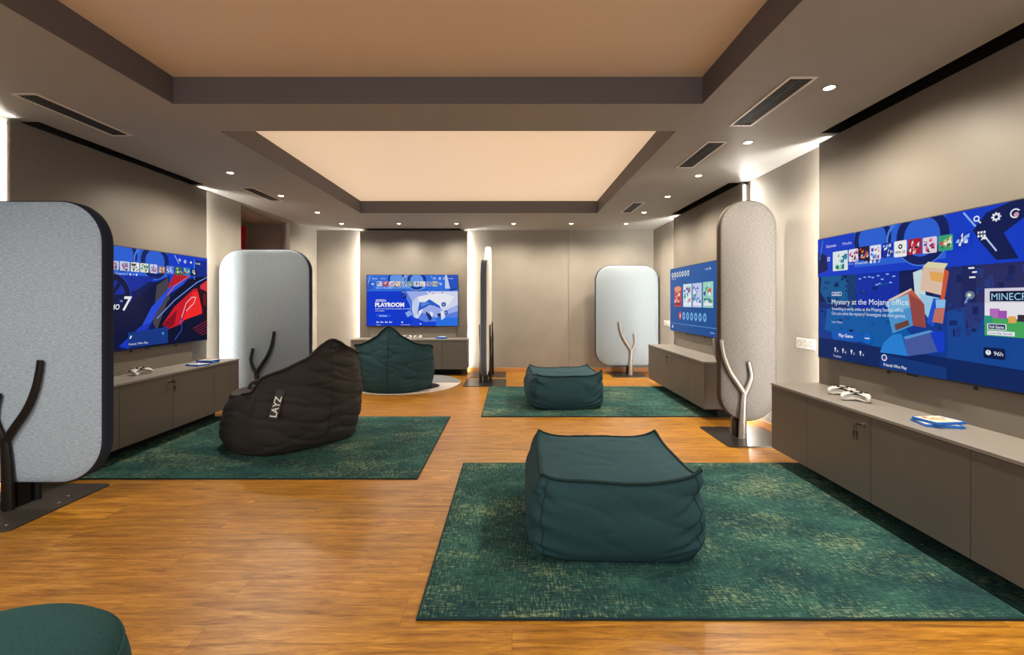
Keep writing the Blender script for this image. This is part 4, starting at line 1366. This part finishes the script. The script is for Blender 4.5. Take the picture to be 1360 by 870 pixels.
# ------------------------------------------------------------------ game pads and cases
def gamepad(label, loc, rz, group):
    """white pad, grips towards -Y, lying flat"""
    t = thing('game_controller', label, 'game controller', loc, rz, group)
    bm = bmesh.new()
    out = [(-0.052, 0.040), (0.052, 0.040), (0.072, 0.024), (0.080, -0.010), (0.083, -0.048), (0.070, -0.062), (0.056, -0.050), (0.040, -0.016), (0.020, -0.010),
           (-0.020, -0.010), (-0.040, -0.016), (-0.056, -0.050), (-0.070, -0.062), (-0.083, -0.048), (-0.080, -0.010), (-0.072, 0.024)]
    def zmid(x, y):
        return 0.040 - 0.40 * max(0, -y - 0.012) + 0.02 * max(0, y)
    rings = []
    for s, dz in ((0.86, -0.022), (1.0, -0.012), (1.0, 0.008), (0.88, 0.019)):
        rings.append([bm.verts.new((x * (s if abs(y) < 0.03 else 1) + (0 if s == 1 else 0), y * s, max(0.003, zmid(x, y) + dz))) for x, y in out])
    n = len(out)
    for a, b in zip(rings, rings[1:]):
        for k in range(n):
            bm.faces.new((a[(k + 1) % n], a[k], b[k], b[(k + 1) % n]))
    bm.faces.new(rings[0]); bm.faces.new(rings[-1][::-1])
    bmesh.ops.recalc_face_normals(bm, faces=bm.faces)
    o = obj('shell', bm, M['white_plastic'], t, True)
    md = o.modifiers.new('subdivision', 'SUBSURF'); md.levels = 2; md.render_levels = 2
    bm = bmesh.new()
    bx(bm, -0.034, 0.034, -0.016, 0.006, 0.040, 0.0585, 0.005)
    obj('faceplate', bm, M['black_plastic'], t, True)
    bm = bmesh.new()
    bx(bm, -0.026, 0.026, 0.008, 0.036, 0.050, 0.0610, 0.002)
    obj('touchpad', bm, M['white_plastic'], t)
    for s in (-1, 1):
        bm = bmesh.new()
        lathe(bm, [(0, 0.044), (0.006, 0.044), (0.006, 0.060), (0.009, 0.063), (0.009, 0.067), (0.006, 0.068), (0, 0.067)], 16, (s * 0.026, -0.006, 0))
        obj('thumbstick', bm, M['black_plastic'], t, True)
        bm = bmesh.new()
        for a in range(4):
            lathe(bm, [(0, 0.050), (0.004, 0.050), (0.004, 0.0605), (0, 0.061)], 10, (s * 0.052 + 0.010 * math.cos(a * PI / 2), 0.016 + 0.010 * math.sin(a * PI / 2), 0))
        obj('button_cluster', bm, M['black_plastic'], t)
        bm = bmesh.new()
        bx(bm, s * 0.05 - 0.017, s * 0.05 + 0.017, 0.030, 0.046, 0.026, 0.046, 0.004)
        obj('trigger', bm, M['black_plastic'], t)
    return t
def game_case(label, loc, rz, group, art):
    t = thing('game_case', label, 'game case', loc, rz, group)
    obj('case', box_bm(-0.0675, 0.0675, -0.086, 0.086, 0.0, 0.015, 0.003), M['blue_plastic'], t)
    bm = bmesh.new()
    bx(bm, -0.058, 0.064, -0.083, 0.068, 0.0148, 0.0156)
    s = obj('cover_sheet', bm, art[0], t)
    rnd = random.Random(int(loc[1] * 100))
    bm = bmesh.new()
    for k in range(14):
        x, y = rnd.uniform(-0.052, 0.03), rnd.uniform(-0.078, 0.04)
        vs = [bm.verts.new(p) for p in ((x, y, 0.0157 + k * 1e-5), (x + rnd.uniform(.01, .03), y + 0.004, 0.0157 + k * 1e-5), (x + rnd.uniform(.01, .03), y + rnd.uniform(.01, .026), 0.0157 + k * 1e-5), (x - 0.003, y + rnd.uniform(.008, .02), 0.0157 + k * 1e-5))]
        f = bm.faces.new(vs)
        f.material_index = k % 3
    obj('cover_picture', bm, art[1:], s)
    return t
def pm(n, c):
    return base_mat(n, c, 0.3)[0]
ART = [pm('cover_cream', (0.8, 0.7, 0.55)), pm('cover_brown', (0.28, 0.13, 0.05)), pm('cover_red', (0.5, 0.06, 0.05)), pm('cover_ochre', (0.6, 0.35, 0.12))]
ART2 = [pm('cover_white', (0.8, 0.8, 0.8)), pm('cover_navy', (0.03, 0.06, 0.3)), pm('cover_grey', (0.3, 0.3, 0.33)), pm('cover_sky', (0.2, 0.45, 0.8))]
gg = 'white game controllers on the consoles'
def onto(px, py, z):
    Y = (CAM_H - z) * F_PX / (py - 400)
    return ((px - 680) * Y / F_PX, Y, z)
gamepad('white game controller on the nearest right console, the farther of two side by side', (2.335, 3.19, CH), math.radians(-48), gg)
gamepad('white game controller on the nearest right console, the nearer of two side by side', (2.285, 3.00, CH), math.radians(-42), gg)
gamepad('white game controller alone on the left console', (-3.36, 4.08, CH), math.radians(70), gg)
gamepad('white game controller on the back console, left of two', (-1.86, 8.02, CH), math.radians(10), gg)
gamepad('white game controller on the back console, right of two', (-1.66, 8.02, CH), math.radians(-20), gg)
gc = 'blue game cases on the consoles'
game_case('blue game case on the nearest right console, bottom of its stack', (2.275, 2.42, CH), math.radians(-104), gc, ART)
game_case('blue game case on the nearest right console, brown picture, top of its stack', (2.285, 2.42, CH + 0.0165), math.radians(-84), gc, ART)
game_case('blue game case on the left console, the one lying flat nearer the viewer', (-3.24, 4.66, CH), math.radians(75), gc, ART2)
game_case('blue game case on the left console, bottom of the farther stack', (-3.27, 4.86, CH), math.radians(95), gc, ART)
game_case('blue game case on the left console, top of the farther stack', (-3.27, 4.86, CH + 0.0165), math.radians(82), gc, ART)
game_case('blue game case on the back console, bottom of two', (-1.25, 8.00, CH), math.radians(85), gc, ART2)
game_case('blue game case on the back console, top of two', (-1.24, 8.00, CH + 0.0165), math.radians(70), gc, ART2)
